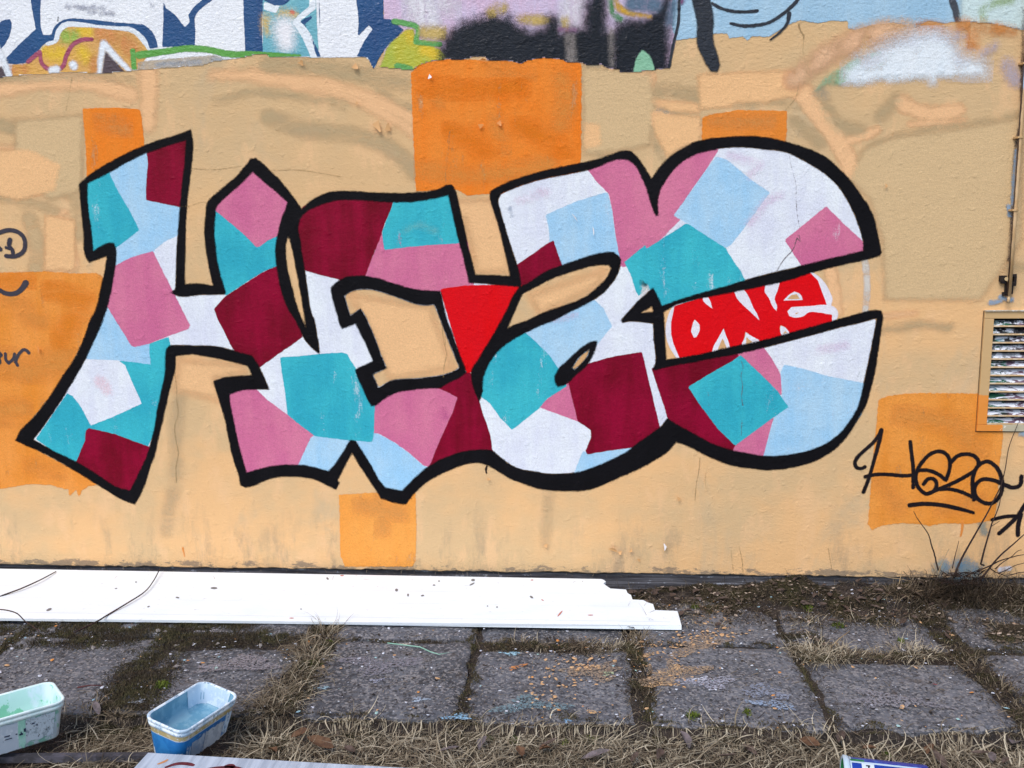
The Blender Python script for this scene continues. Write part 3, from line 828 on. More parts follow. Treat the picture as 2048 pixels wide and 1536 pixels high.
INN = [(372, 281), (370, 315), (365, 360), (361, 400), (359, 420), (357, 447), (354, 490), (352, 540), (351, 579), (340, 585), (355, 592), (400, 590), (450, 589), (453, 585), (445, 562), (436, 527), (431, 490), (429, 465), (431, 432), (432, 419), (455, 392), (475, 375), (506, 344), (525, 362), (550, 382), (575, 405), (570, 420), (562, 440), (556, 465), (551, 490), (551, 515), (555, 545), (560, 572), (567, 597), (577, 620), (590, 640), (600, 660), (610, 680), (625, 697), (639, 708), (639, 697), (635, 672), (629, 640), (622, 622), (617, 590), (610, 542), (605, 510), (601, 480), (597, 452), (600, 440), (610, 426), (630, 415), (650, 407), (675, 401), (720, 401), (785, 405), (825, 404), (862, 399), (896, 391), (901, 410), (910, 452), (917, 482), (925, 510), (932, 540), (938, 566), (965, 567), (1005, 571), (1038, 574), (1027, 590), (1015, 615), (1002, 640), (990, 662), (975, 687), (955, 720), (943, 741), (946, 772), (952, 790), (959, 804), (965, 785), (967, 755), (972, 740), (985, 717), (1005, 695), (1030, 677), (1052, 666), (1080, 652), (1110, 640), (1145, 622), (1165, 612), (1195, 595), (1217, 575), (1232, 555), (1240, 535), (1243, 520), (1237, 511), (1228, 505), (1205, 505), (1180, 511), (1150, 521), (1120, 531), (1085, 546), (1055, 566), (1043, 572), (1040, 550), (1032, 522), (1022, 492), (1012, 460), (1002, 425), (997, 400), (1002, 388), (1030, 376), (1080, 360), (1155, 345), (1192, 336), (1225, 322), (1240, 319), (1255, 321), (1270, 331), (1282, 352), (1292, 377), (1300, 402), (1306, 420), (1312, 432), (1317, 431), (1316, 402), (1321, 380), (1335, 357), (1355, 332), (1375, 317), (1392, 309), (1425, 300), (1460, 295), (1490, 295), (1530, 299), (1575, 306), (1602, 319), (1630, 335), (1655, 352), (1675, 372), (1692, 397), (1705, 422), (1717, 452), (1724, 475), (1727, 501), (1680, 512), (1630, 524), (1580, 537), (1530, 549), (1490, 560), (1455, 571), (1415, 582), (1370, 595), (1324, 611), (1316, 594), (1306, 575), (1298, 582), (1276, 602), (1258, 622), (1241, 641), (1245, 646), (1260, 643), (1280, 644), (1306, 647), (1308, 685), (1311, 715), (1310, 729), (1306, 736), (1307, 741), (1345, 732), (1390, 724), (1430, 716), (1480, 707), (1530, 695), (1580, 682), (1630, 669), (1680, 655), (1720, 646), (1752, 637), (1750, 655), (1744, 685), (1737, 720), (1727, 765), (1722, 790), (1712, 820), (1695, 847), (1675, 870), (1650, 887), (1620, 900), (1590, 907), (1555, 911), (1530, 911), (1495, 906), (1465, 900), (1435, 891), (1405, 877), (1375, 860), (1350, 847), (1335, 836), (1322, 852), (1305, 865), (1280, 882), (1250, 905), (1222, 919), (1185, 935), (1155, 944), (1125, 947), (1095, 947), (1065, 942), (1035, 936), (1015, 925), (997, 911), (985, 901), (965, 899), (930, 902), (900, 911), (880, 919), (855, 934), (835, 950), (815, 970), (804, 981), (770, 974), (760, 962), (745, 935), (722, 897), (711, 881), (700, 880), (685, 905), (667, 931), (657, 942), (640, 937), (615, 931), (585, 929), (550, 931), (520, 937), (494, 945), (487, 922), (477, 885), (470, 852), (465, 825), (461, 805), (460, 789), (480, 782), (507, 779), (539, 779), (532, 762), (522, 740), (512, 722), (505, 711), (485, 706), (450, 696), (415, 691), (390, 691), (355, 690), (338, 691), (333, 697), (331, 710), (330, 740), (325, 770), (317, 805), (309, 852), (300, 890), (292, 915), (280, 940), (270, 962), (260, 980), (240, 976), (200, 952), (160, 927), (105, 900), (67, 879), (82, 860), (110, 820), (135, 782), (160, 740), (185, 690), (205, 645), (215, 615), (225, 572), (230, 540), (233, 515), (232, 495), (228, 486), (217, 486), (187, 501), (184, 465), (177, 415), (175, 367), (220, 345), (262, 321), (295, 306), (330, 294)]
RING = [(661, 576), (675, 563), (695, 553), (715, 551), (750, 555), (790, 567), (825, 577), (857, 581), (880, 582), (884, 590), (887, 610), (895, 640), (907, 672), (917, 700), (924, 718), (931, 735), (933, 745), (917, 757), (895, 767), (880, 776), (860, 777), (825, 780), (795, 785), (770, 797), (752, 812), (742, 812), (735, 800), (725, 777), (712, 747), (710, 740), (716, 736), (746, 722), (735, 697), (722, 670), (711, 648), (684, 658), (679, 647), (677, 640), (672, 622), (665, 597)]
CTR = [(689, 591), (705, 582), (722, 579), (745, 580), (762, 584), (800, 597), (835, 609), (852, 611), (868, 609), (876, 628), (890, 665), (900, 690), (910, 715), (919, 735), (905, 743), (890, 748), (855, 754), (825, 757), (800, 758), (780, 762), (757, 775), (751, 760), (746, 749), (774, 736), (762, 708), (750, 675), (737, 645), (727, 625), (721, 617), (701, 631), (695, 610)]
LENS = [(577, 472), (585, 502), (590, 527), (597, 565), (607, 622), (612, 655), (605, 640), (595, 615), (585, 577), (577, 545), (572, 510), (572, 490)]
EYE1 = [(1045, 588), (1070, 575), (1105, 557), (1155, 540), (1192, 531), (1217, 530), (1222, 536), (1215, 552), (1197, 572), (1167, 595), (1130, 610), (1092, 623), (1055, 640), (1030, 649), (1015, 656), (1030, 622)]
EYE2O = [(1195, 681), (1180, 684), (1160, 697), (1135, 720), (1117, 737), (1109, 752), (1110, 765), (1116, 774), (1130, 770), (1150, 752), (1170, 735), (1184, 715), (1192, 696)]
EYE2I = [(1179, 699), (1162, 712), (1145, 735), (1149, 739), (1162, 727), (1174, 712)]
SPK = [(1280.5, 626), (1304, 613), (1306.5, 623)]
big = 1400
REG = {'H': [(-300, -200), (604, -200), (604, 418), (585, 520), (612, 655), (630, 715), (545, 745), (505, 760), (470, 735), (440, 735), (405, 760), (400, big), (-300, big)],
       'A': [(604, -200), (965, -200), (965, 560), (1036, 574), (941, 744), (955, 800), (984, 905), (984, big), (400, big), (405, 760), (440, 735), (470, 735), (505, 760), (545, 745), (630, 715), (612, 655), (585, 520), (604, 418)],
       'Z': [(965, -200), (1303, -200), (1314, 432), (1249, 525), (1306, 575), (1241, 643), (1308, 647), (1308, 740), (1335, 836), (1352, 884), (1352, big), (984, big), (984, 905), (955, 800), (941, 744), (1036, 574), (965, 560)],
       'E': [(1303, -200), (2400, -200), (2400, big), (1352, big), (1352, 884), (1335, 836), (1308, 740), (1308, 647), (1241, 643), (1306, 575), (1249, 525), (1314, 432)]}
TEAL = ('#3fbaca', '#30a6bf'); PINK = ('#c66a95', '#d07b9c'); MAR = ('#6c001e', '#8c0631'); LBL = ('#97c9ee', '#add2ec'); WHT = ('#e2ecf8', '#d4dcef'); RED = ('#d9050f', '#d50a18')
L0 = 16
LAST = LAYER[0]
letters = {}
for nm, txt in (('H', 'first black outlined letter, an H at the left'), ('A', 'second black outlined letter, an A'), ('Z', 'third black outlined letter, a curling Z'), ('E', 'fourth black outlined letter, an E with a gap holding a small red word')):
    letters[nm] = paint('graffiti_letter', W, '#0a090d', '#100f14', polys=[OUT, INN, RING, CTR, LENS, EYE1, EYE2O, EYE2I, SPK], step=0.0055, soft=0.0095, rag=0.0035, rags=28, clip=REG[nm], layer=L0 + 9, label=txt, rough=0.6)
    paint('white_fill', letters[nm], *WHT, polys=[INN, CTR, EYE2I], step=0.012, soft=0.004, rag=0.001, clip=REG[nm], layer=L0 + 1, rough=0.5)


NPATCH = [0]


def patch(letter, c, pl, lay=3, **k):
    NPATCH[0] += 1
    return paint('colour_patch', letters[letter], *c, polys=[pl], smooth=False, step=0.007, soft=0.0045, rag=0.0028, rags=35, layer=L0 + lay + 0.13 * (NPATCH[0] % 7), rough=0.5, **k)


patch('H', LBL, [(212, 348), (262, 315), (300, 300), (300, 400), (365, 412), (362, 468), (332, 482), (310, 499), (300, 520), (240, 545), (222, 540), (225, 485), (240, 470)], 2)
patch('H', TEAL, [(168, 360), (220, 338), (220, 349), (235, 380), (260, 422), (279, 460), (260, 475), (240, 490), (231, 497), (222, 492), (182, 508), (175, 480), (166, 380)], 3, wear=0.04)
patch('H', MAR, [(293, 300), (296, 327), (293, 360), (292, 400), (325, 407), (363, 415), (372, 350), (378, 275), (330, 286)], 4)
patch('H', LBL, [(213, 612), (235, 640), (262, 685), (299, 680), (299, 707), (302, 729), (282, 726), (237, 721), (178, 719), (165, 715), (185, 680)], 4)
patch('H', PINK, [(306, 502), (322, 535), (350, 590), (375, 640), (380, 650), (378, 657), (372, 660), (337, 672), (300, 687), (270, 694), (264, 692), (260, 688), (250, 670), (232, 642), (214, 612), (215, 590), (228, 533), (262, 515)], 5)
patch('H', TEAL, [(338, 674), (300, 686), (240, 722), (180, 780), (136, 784), (72, 878), (110, 905), (157, 932), (190, 880), (290, 905), (312, 860), (340, 720), (341, 690)], 3, wear=0.04)
patch('H', WHT, [(172, 718), (237, 721), (250, 730), (265, 765), (284, 807), (225, 834), (182, 851), (160, 810), (145, 792), (131, 784)], 6)
patch('H', MAR, [(177, 856), (230, 868), (303, 895), (300, 930), (268, 985), (240, 980), (150, 930), (170, 882), (172, 862)], 6)
patch('H', TEAL, [(425, 410), (470, 420), (540, 450), (560, 465), (560, 532), (530, 542), (505, 557), (475, 577), (452, 592), (440, 575), (428, 520), (422, 470)], 2)
patch('H', PINK, [(506, 335), (425, 413), (432, 422), (460, 445), (490, 470), (512, 494), (520, 493), (535, 481), (560, 470), (583, 405), (525, 352)], 4)
patch('H', MAR, [(562, 529), (530, 542), (505, 557), (475, 577), (450, 593), (428, 618), (437, 642), (447, 660), (460, 687), (470, 704), (500, 725), (515, 740), (525, 731), (560, 706), (606, 674), (600, 650), (570, 600), (558, 560)], 5)
patch('A', PINK, [(755, 455), (768, 470), (850, 460), (922, 470), (936, 485), (948, 572), (900, 578), (884, 584), (860, 592), (800, 582), (726, 562), (738, 527), (750, 502)], 2)
patch('A', MAR, [(590, 450), (606, 412), (660, 390), (789, 391), (787, 405), (782, 420), (770, 447), (764, 467), (750, 502), (740, 527), (728, 560), (690, 568), (677, 559), (640, 550), (609, 541), (598, 520)], 3)
patch('A', TEAL, [(789, 393), (900, 380), (915, 440), (926, 486), (912, 487), (850, 491), (810, 495), (769, 500), (764, 467), (770, 447), (782, 420)], 4, wear=0.04)
patch('A', RED, [(880, 580), (886, 577), (930, 571), (1000, 569), (1046, 570), (1036, 592), (947, 745), (934, 746), (926, 735)], 5)
patch('A', MAR, [(938, 742), (948, 752), (954, 790), (959, 803), (965, 825), (975, 852), (981, 872), (986, 907), (960, 912), (880, 928), (850, 942), (857, 932), (870, 880), (890, 820), (880, 790), (862, 770), (915, 750)], 2)
patch('A', PINK, [(745, 795), (747, 866), (757, 867), (790, 885), (820, 907), (847, 931), (858, 934), (880, 880), (905, 825), (915, 795), (900, 787), (880, 778), (865, 768), (790, 780), (755, 800)], 3)
patch('A', PINK, [(452, 785), (507, 772), (535, 800), (575, 829), (612, 857), (631, 868), (622, 875), (610, 900), (594, 935), (540, 942), (488, 954), (466, 880)], 3)
patch('A', LBL, [(620, 866), (712, 872), (695, 900), (660, 950), (586, 938), (610, 900)], 2)
patch('A', LBL, [(705, 875), (745, 880), (746, 864), (757, 867), (790, 885), (820, 907), (847, 931), (862, 936), (830, 966), (805, 992), (768, 984), (740, 935), (706, 885)], 2)
patch('A', TEAL, [(560, 715), (600, 712), (650, 707), (685, 705), (695, 709), (702, 722), (715, 742), (742, 790), (750, 805), (748, 866), (745, 884), (700, 881), (650, 875), (630, 872), (600, 850), (575, 829), (571, 790), (564, 745)], 5, wear=0.04)
patch('Z', PINK, [(1175, 340), (1168, 330), (1230, 310), (1262, 312), (1282, 340), (1296, 377), (1312, 425), (1330, 450), (1260, 530), (1245, 535), (1236, 512), (1230, 465), (1224, 420), (1217, 387), (1192, 362)], 2)
patch('Z', LBL, [(1091, 430), (1120, 417), (1155, 402), (1210, 385), (1216, 387), (1224, 420), (1230, 465), (1240, 518), (1180, 522), (1110, 545), (1100, 500), (1097, 452)], 3, wear=0.04)
patch('Z', MAR, [(1030, 532), (1067, 507), (1090, 490), (1100, 484), (1107, 481), (1115, 505), (1128, 540), (1085, 555), (1041, 582)], 4)
patch('Z', LBL, [(1042, 669), (1100, 636), (1150, 608), (1190, 600), (1207, 617), (1218, 640), (1225, 652), (1212, 667), (1190, 695), (1150, 740), (1116, 750), (1085, 720), (1060, 690)], 2, wear=0.04)
patch('Z', TEAL, [(1036, 665), (1052, 666), (1075, 687), (1100, 712), (1120, 742), (1134, 772), (1095, 797), (1078, 817), (1024, 860), (1000, 835), (980, 807), (958, 790), (960, 740), (1000, 692)], 3, wear=0.04)
patch('Z', PINK, [(1126, 774), (1142, 755), (1152, 790), (1166, 847), (1110, 826), (1072, 812), (1095, 797)], 2)
patch('Z', LBL, [(1290, 885), (1220, 895), (1174, 905), (1167, 902), (1158, 920), (1147, 950), (1180, 948), (1240, 925)], 2)
patch('Z', MAR, [(1172, 728), (1230, 712), (1284, 704), (1295, 750), (1307, 800), (1321, 860), (1290, 888), (1265, 895), (1220, 901), (1174, 909), (1171, 902), (1182, 875), (1181, 860), (1155, 842), (1150, 820), (1141, 785), (1136, 762)], 4)
patch('Z', TEAL, [(1249, 524), (1290, 490), (1330, 580), (1318, 612), (1303, 572), (1277, 592), (1272, 582), (1262, 552)], 3)
patch('E', PINK, [(1314, 425), (1313, 395), (1325, 365), (1350, 322), (1395, 292), (1437, 288), (1436, 302), (1412, 340), (1380, 385), (1360, 440), (1317, 484), (1280, 507), (1249, 528), (1240, 535), (1240, 500)], 1.4)
patch('E', TEAL, [(1249, 525), (1280, 505), (1317, 482), (1372, 447), (1400, 452), (1440, 485), (1452, 497), (1465, 520), (1480, 540), (1494, 568), (1420, 590), (1325, 620), (1305, 580), (1290, 580)], 3, wear=0.04)
patch('E', LBL, [(1432, 313), (1455, 320), (1475, 337), (1505, 362), (1540, 385), (1520, 412), (1495, 447), (1462, 490), (1452, 496), (1430, 483), (1380, 450), (1347, 431), (1380, 385), (1412, 340)], 4, wear=0.04)
patch('E', PINK, [(1652, 412), (1690, 450), (1726, 483), (1738, 505), (1603, 540), (1602, 530), (1585, 505), (1569, 480), (1610, 447)], 3, wear=0.04)
patch('E', MAR, [(1303, 736), (1345, 725), (1430, 708), (1489, 698), (1490, 712), (1450, 770), (1440, 850), (1470, 888), (1478, 910), (1400, 885), (1345, 852), (1335, 836), (1328, 812), (1316, 777)], 2)
patch('E', PINK, [(1474, 705), (1524, 690), (1542, 715), (1557, 740), (1562, 752), (1564, 790), (1548, 790), (1500, 760)], 3)
patch('E', PINK, [(1551, 825), (1540, 862), (1527, 918), (1500, 916), (1464, 904), (1472, 888), (1500, 860)], 3)
patch('E', LBL, [(1568, 729), (1605, 737), (1655, 752), (1737, 768), (1722, 830), (1690, 872), (1640, 908), (1570, 922), (1525, 918), (1540, 862), (1549, 832), (1560, 810), (1564, 785), (1561, 745)], 4, wear=0.04)
patch('E', TEAL, [(1481, 710), (1465, 722), (1420, 747), (1376, 774), (1400, 810), (1435, 857), (1470, 891), (1547, 835), (1577, 814), (1555, 782), (1520, 747)], 6, wear=0.04)
# scuffs where an under-colour shows through
def scuff(letter, c, strokes, cover=0.5, soft=0.03):
    cover *= .75
    return paint('paint_scuff', letters[letter], c, strokes=strokes, step=0.007, soft=soft, rag=0.012, rags=30, cover=cover, streak='h', layer=L0 + 7, split=True)


scuff('Z', '#d9d6d6', [([(1284, 562), (1290, 580), (1284, 594)], [3, 7, 5])], 0.9, 0.012)
scuff('Z', '#dcb89a', [([(1284, 564), (1288, 568)], 5)], 0.8, 0.012)
scuff('H', '#e0b9c6', [([(200, 762), (214, 778)], 12)], 0.5)
scuff('Z', '#d8bfd8', [([(1040, 400), (1090, 385)], 9), ([(1110, 640), (1150, 630)], 6)], 0.4)
scuff('Z', '#9aa9c0', [([(1020, 418), (1023, 432)], 3)], 0.7, 0.015)
scuff('A', '#7fc0bd', [([(810, 462), (840, 450), (870, 462)], 6)], 0.45)
scuff('E', '#d8c1e0', [([(1500, 445), (1540, 400), (1560, 390)], 8), ([(1460, 310), (1520, 330), (1500, 350)], 7), ([(1640, 700), (1690, 690)], 9)], 0.4)
scuff('E', '#b9c3cc', [([(1718, 745), (1716, 752)], 2.5)], 0.8, 0.01)
scuff('A', '#b24c8b', [([(889, 822), (892, 834)], 6)], 0.5)

# ---- the small red word inside the gap of the E
one_w = paint('small_red_word', W, '#e3e3f0', '#d9dbea', polys=[[(1350, 606), (1338, 626), (1332, 649), (1332, 673), (1340, 696), (1353, 716), (1366, 716), (1366, 600)],
              ], step=0.004, soft=0.004, rag=0.0015, layer=L0 + 4, label='small red word one with white edges')
paint('white_edge', one_w, '#e3e3f0', '#d9dbea', polys=[[(1617, 540), (1636, 552), (1649, 565), (1661, 587), (1665, 600), (1662, 611), (1670, 615), (1676, 626), (1674, 637), (1668, 645), (1640, 655), (1600, 600)]],
      step=0.004, soft=0.004, rag=0.0015, layer=L0 + 4)
paint('red_lettering', one_w, *RED, polys=[[(1349, 612), (1342, 645), (1342, 667), (1347, 688), (1359, 716), (1425, 706), (1437, 676), (1447, 657), (1452, 672), (1460, 698), (1484, 694), (1491, 663), (1503, 672), (1519, 682), (1564, 674), (1559, 655), (1561, 650), (1571, 655), (1579, 668), (1620, 660), (1664, 646), (1664, 629), (1661, 628), (1653, 609), (1650, 599), (1642, 579), (1636, 561), (1620, 545), (1560, 558), (1500, 575), (1400, 596)]],
      smooth=False, step=0.004, soft=0.003, rag=0.0015, layer=L0 + 5)
paint('white_highlight', one_w, '#e4e4f1', '#dcdeee', polys=[
    [(1405, 596), (1415, 592), (1421, 604), (1425, 618), (1415, 610), (1408, 604)],
    [(1468, 582), (1486, 577), (1497, 593), (1505, 612), (1515, 630), (1519, 641), (1501, 624), (1484, 608), (1474, 597)],
    [(1530, 571), (1560, 562), (1555, 581), (1549, 597), (1554, 614), (1553, 622), (1547, 616), (1538, 597), (1529, 584)],
    [(1389, 639), (1399, 649), (1399.5, 659), (1393, 674), (1388, 675), (1382, 663), (1385, 649)],
    [(1447, 657), (1451, 669), (1459, 692), (1459, 698), (1424, 704), (1426, 696), (1437, 675)],
    [(1491, 664), (1501, 671), (1518, 680), (1518, 690), (1483, 694), (1484, 687), (1490, 673)],
    [(1561, 651), (1570, 655), (1578, 664), (1578, 672), (1563, 672), (1560, 659)],
    [(1567, 601), (1576, 591), (1589, 583), (1601, 589), (1606, 600)],
    [(1655, 610), (1620, 612), (1583, 614), (1575, 622), (1578, 632), (1589, 635), (1607, 632), (1617, 625), (1638, 625), (1662, 629), (1674, 630), (1670, 615)]],
      step=0.003, soft=0.003, rag=0.001, layer=L0 + 6)
paint('bare_tan_gap', one_w, '#cda577', split=True, polys=[[(1574, 598.5), (1583, 590), (1593, 588), (1600, 598)], [(1445, 676), (1435, 700), (1454, 697)], [(1492.5, 674), (1505, 684), (1492, 690)], [(1590, 626), (1598, 624), (1592, 629)], [(1570, 661), (1566, 668), (1574, 666)]],
      smooth=False, step=0.003, soft=0.003, rag=0.001, layer=L0 + 7)
paint('bare_tan_gap', letters['Z'], '#cda577', polys=[EYE2I], step=0.003, soft=0.003, rag=0.001, layer=L0 + 8)
LAYER[0] = L0 + 16

# ---- marker tags
def q(ox, oy, s, pts): return [(ox + x / s, oy + y / s) for x, y in pts]


def T(*p): return q(1636, 820, 4.97, p)


TAGC = ('#17141a', '#221c20')
tagp = paint('signature_tag', W, *TAGC, strokes=[
    (T((628, 195), (600, 255), (540, 330), (450, 410), (390, 470), (365, 530), (385, 572), (430, 580), (465, 565)), 3.6),
    (T((628, 200), (610, 300), (575, 430), (540, 560), (500, 690), (450, 815)), [4.4, 3.8, 3.4, 3.6]),
    (T((470, 662), (560, 642), (700, 640), (850, 652), (960, 645)), 3.7),
    (T((915, 315), (930, 440), (945, 580), (945, 690), (945, 770)), 3.7),
    (T((985, 600), (1090, 598), (1190, 635), (1270, 695), (1300, 610), (1310, 520), (1285, 450), (1210, 410), (1120, 435), (1040, 510), (985, 600), (970, 690), (1005, 780), (1085, 832), (1150, 800), (1178, 740), (1155, 690), (1100, 682), (1048, 735)), 3.8),
    (T((1320, 520), (1380, 460), (1470, 437), (1555, 460), (1595, 515), (1565, 590), (1480, 650), (1330, 730), (1200, 785), (1090, 830)), 3.9),
    (T((1190, 790), (1300, 785), (1420, 812), (1545, 870)), 3.6),
    (T((1550, 890), (1535, 770), (1545, 640), (1600, 545), (1680, 510), (1760, 555), (1818, 660), (1830, 770), (1795, 870), (1710, 928), (1625, 910), (1560, 840), (1565, 745), (1625, 692), (1720, 692), (1850, 740), (1940, 770), (2005, 745), (2020, 660)), 4.0),
    (T((910, 945), (1050, 932), (1250, 948), (1400, 980), (1545, 1020)), [4.6, 4.4, 4.2, 3]),
    (T((2120, 860), (2050, 950), (1980, 1055), (1890, 1145), (1800, 1225)), 4.2), (T((1730, 1090), (1850, 1060), (2000, 1050)), 3.6), (T((2015, 1040), (1988, 1150), (1985, 1240)), 4.2)],
    step=0.0035, soft=0.005, rag=0.0015, rough=0.5, label='thin black handwritten signature tag over the orange patch')
paint('marker_scribble', W, '#3a3945', '#44424c', split=True, strokes=[
    (q(0, 240, 4, [(-30, 915), (10, 897), (60, 882), (130, 890), (185, 930), (203, 990), (190, 1048), (130, 1088), (50, 1088)]), 4.3),
    (q(0, 240, 4, [(-30, 905), (-40, 980), (5, 1035)]), 4.0), (q(0, 240, 4, [(80, 960), (75, 1010), (100, 1040), (105, 1085)]), [5, 4, 3.6]), (q(0, 240, 4, [(50, 1020), (100, 1036)]), 3),
    (q(0, 240, 4, [(-120, 1290), (-20, 1350), (60, 1390), (130, 1385), (185, 1340), (208, 1305)]), [4, 4.5, 5, 6.5]),
    (q(0, 640, 4, [(-60, 330), (-10, 300), (12, 280), (-5, 262), (-40, 275)]), 3.2), (q(0, 640, 4, [(-10, 300), (0, 340), (-30, 360)]), 3.2),
    (q(0, 640, 4, [(45, 270), (50, 320), (72, 345), (108, 310), (118, 272), (122, 320), (142, 362)]), 3.2), (q(0, 640, 4, [(125, 335), (158, 265), (200, 237), (232, 262)]), [3.4, 3.2, 3.6])],
    step=0.0035, soft=0.004, rag=0.001, rough=0.5, label='dark grey marker writing cut off by the left edge')
# ---- cracks, drips, chips
paint('wall_crack', W, '#9c8660', split=True, cover=0.6, strokes=[
    ([(350, 748), (353, 770), (354, 800), (356, 832), (350, 850), (352, 880), (357, 905), (352, 935), (353, 965)], 0.75),
    ([(1597, 48), (1600, 60), (1607, 72), (1607, 80)], [1.7, 1.2, 1.8, 0.6]), ([(1607, 80), (1606, 105), (1610, 125), (1606, 140), (1598, 165), (1590, 198), (1578, 212), (1570, 222)], 0.5),
    ([(895, 285), (900, 262), (897, 300), (893, 330), (891, 345), (892, 365)], 0.6),
    ([(884, 655), (889, 690), (893, 705), (888, 735), (887, 754)], 0.65), ([(890, 672), (891, 690)], 0.5),
    ([(1400, 915), (1397, 945), (1392, 970), (1390, 1000)], 0.6), ([(1414, 935), (1410, 965), (1418, 990)], 0.5),
    ([(145, 152), (140, 180), (132, 222)], 0.45), ([(385, 337), (430, 339), (482, 332)], 0.5), ([(540, 341), (600, 340), (640, 346), (682, 353)], 0.6), ([(357, 413), (378, 412), (400, 405), (415, 404)], 0.5),
    ([(1478, 1092), (1484, 1120), (1486, 1146)], 0.7), ([(1462, 1100), (1466, 1140)], 0.5), ([(1656, 1095), (1664, 1142)], 0.5)],
      step=0.0022, soft=0.0016, rag=0.0022, rags=160, rough=0.9)
paint('wall_crack', W, '#6a6068', split=True, cover=0.6, strokes=[
    ([(1579, 312), (1584, 340), (1591, 365), (1592, 400), (1596, 440), (1599, 455)], 0.4), ([(1598, 470), (1600, 483), (1594, 476), (1585, 500), (1570, 516), (1560, 530), (1552, 546)], 0.9),
    ([(1483, 722), (1486, 735), (1482, 750), (1485, 770), (1483, 795), (1486, 812)], 0.7), ([(1484, 840), (1482, 870)], 0.7)],
      step=0.0022, soft=0.0016, rag=0.003, rags=120, rough=0.9)
paint('dark_drip', W, '#2a211f', strokes=[([(974, 932), (972, 938), (973, 946)], [1.6, 2.2, 1.4])], step=0.003, soft=0.003)
m_scr, t_, b_ = new_mat('paint_flake'); b_.inputs['Base Color'].default_value = alb('#cfa26e'); b_.inputs['Roughness'].default_value = 0.7
m_scw, t_, b_ = new_mat('paint_flake_white'); b_.inputs['Base Color'].default_value = alb('#e6e6ec')
m_sco, t_, b_ = new_mat('paint_flake_orange'); b_.inputs['Base Color'].default_value = alb('#dc8f48')


def flake(px, py, w, h, mat, lift=0.012, a=0.0, seed=0):
    w, h, lift = w * .8, h * .8, lift * .6
    """a curl of old paint peeling off the plaster"""
    r = random.Random(seed)
    (x, z), = on_wall([(px, py)])
    s = 0.00218
    n = 4
    vs, fs = [], []
    ca, sa = math.cos(a), math.sin(a)
    for i in range(n + 1):
        u = i / n
        for k, sd in enumerate((-1, 1)):
            dx = sd * w * s * (1 - 0.75 * u) + r.uniform(-.3, .3) * w * s * .4
            dz = -h * s * u * 2 + h * s
            vs.append((x + ca * dx - sa * dz, -0.0225 - 0.001 - lift * u * u, z + sa * dx + ca * dz))
    vs = [(v[0], v[1] + 0.012, v[2]) for v in vs]
    for i in range(n):
        fs.append((i * 2, i * 2 + 1, i * 2 + 3, i * 2 + 2))
    o = mesh_obj('paint_flake', vs, fs, mat, W, smooth=True)
    return o


for i, (px, py, w, h, mt, l, a) in enumerate([(757, 255, 9, 13, m_scr, .012, .5), (777, 254, 7, 9, m_scr, .006, 3.0), (861, 155, 6, 4, m_scw, .008, 1.2), (604, 126, 8, 5, m_scr, .008, 2.6), (713, 135, 8, 7, m_scr, .01, .8), (967, 121, 10, 3, m_sco, .008, 3.0),
                                             (1226, 1097, 13, 4, m_scr, .01, 2.8), (1240, 1104, 6, 4, m_scr, .008, .3), (1262, 1100, 6, 3, m_scr, .006, 1.0), (1330, 1092, 10, 3, m_scw, .006, 1.7), (1278, 1118, 6, 3, m_scr, .006, 2.2),
                                             (1092, 1090, 6, 4, m_scr, .006, .3), (978, 957, 4, 4, m_scr, .006, 1.3), (1357, 996, 8, 3, m_scr, .006, 2.0), (80, 699, 10, 2.5, m_sco, .006, 1.6), (715, 207, 5, 3, m_scr, .006, 1.5),
                                             (1187, 462, 12, 1.2, m_scw, .004, 1.7), (1150, 435, 14, 1.0, m_scw, .004, 2.2), (1771, 372, 6, 2, m_scr, .005, 1.6), (1000, 248, 6, 6, m_sco, .005, .6), (963, 252, 6, 6, m_sco, .005, 2.0)]):
    flake(px, py, w, h, mt, l, a, i)

# ================================================================== FIXTURES ON THE WALL
def simple_mat(name, c, rough=0.6, spec=0.3, var=None, scale=30.0, bump=0.0, metal=0.0, contrast=(0.42, 0.62)):
    m, t, bs = new_mat(name)
    co = t.coord()
    if var:
        n = t.noise(co, scale, 4.0, 0.65)
        col = t.mix(t.ramp(n, *contrast), raw(c), raw(var))
        t.l.new(col, bs.inputs['Base Color'])
        if bump:
            bm = t.node('ShaderNodeBump'); bm.inputs['Distance'].default_value = bump; bm.inputs['Strength'].default_value = 0.8
            t.l.new(n, bm.inputs['Height']); t.l.new(bm.outputs[0], bs.inputs['Normal'])
    else:
        bs.inputs['Base Color'].default_value = raw(c)
    bs.inputs['Roughness'].default_value = rough
    bs.inputs['Specular IOR Level'].default_value = spec
    bs.inputs['Metallic'].default_value = metal
    return m


# ---- louvred vent
VX0, VX1, VZ0, VZ1 = 1.745, 2.205, 0.735, 1.245
OX0, OX1, OZ0, OZ1 = 1.784, 2.166, 0.764, 1.214
vent = tag(empty('air_vent', (0, 0, 0)), 'louvred metal air vent set in the wall at the right edge', 'vent')


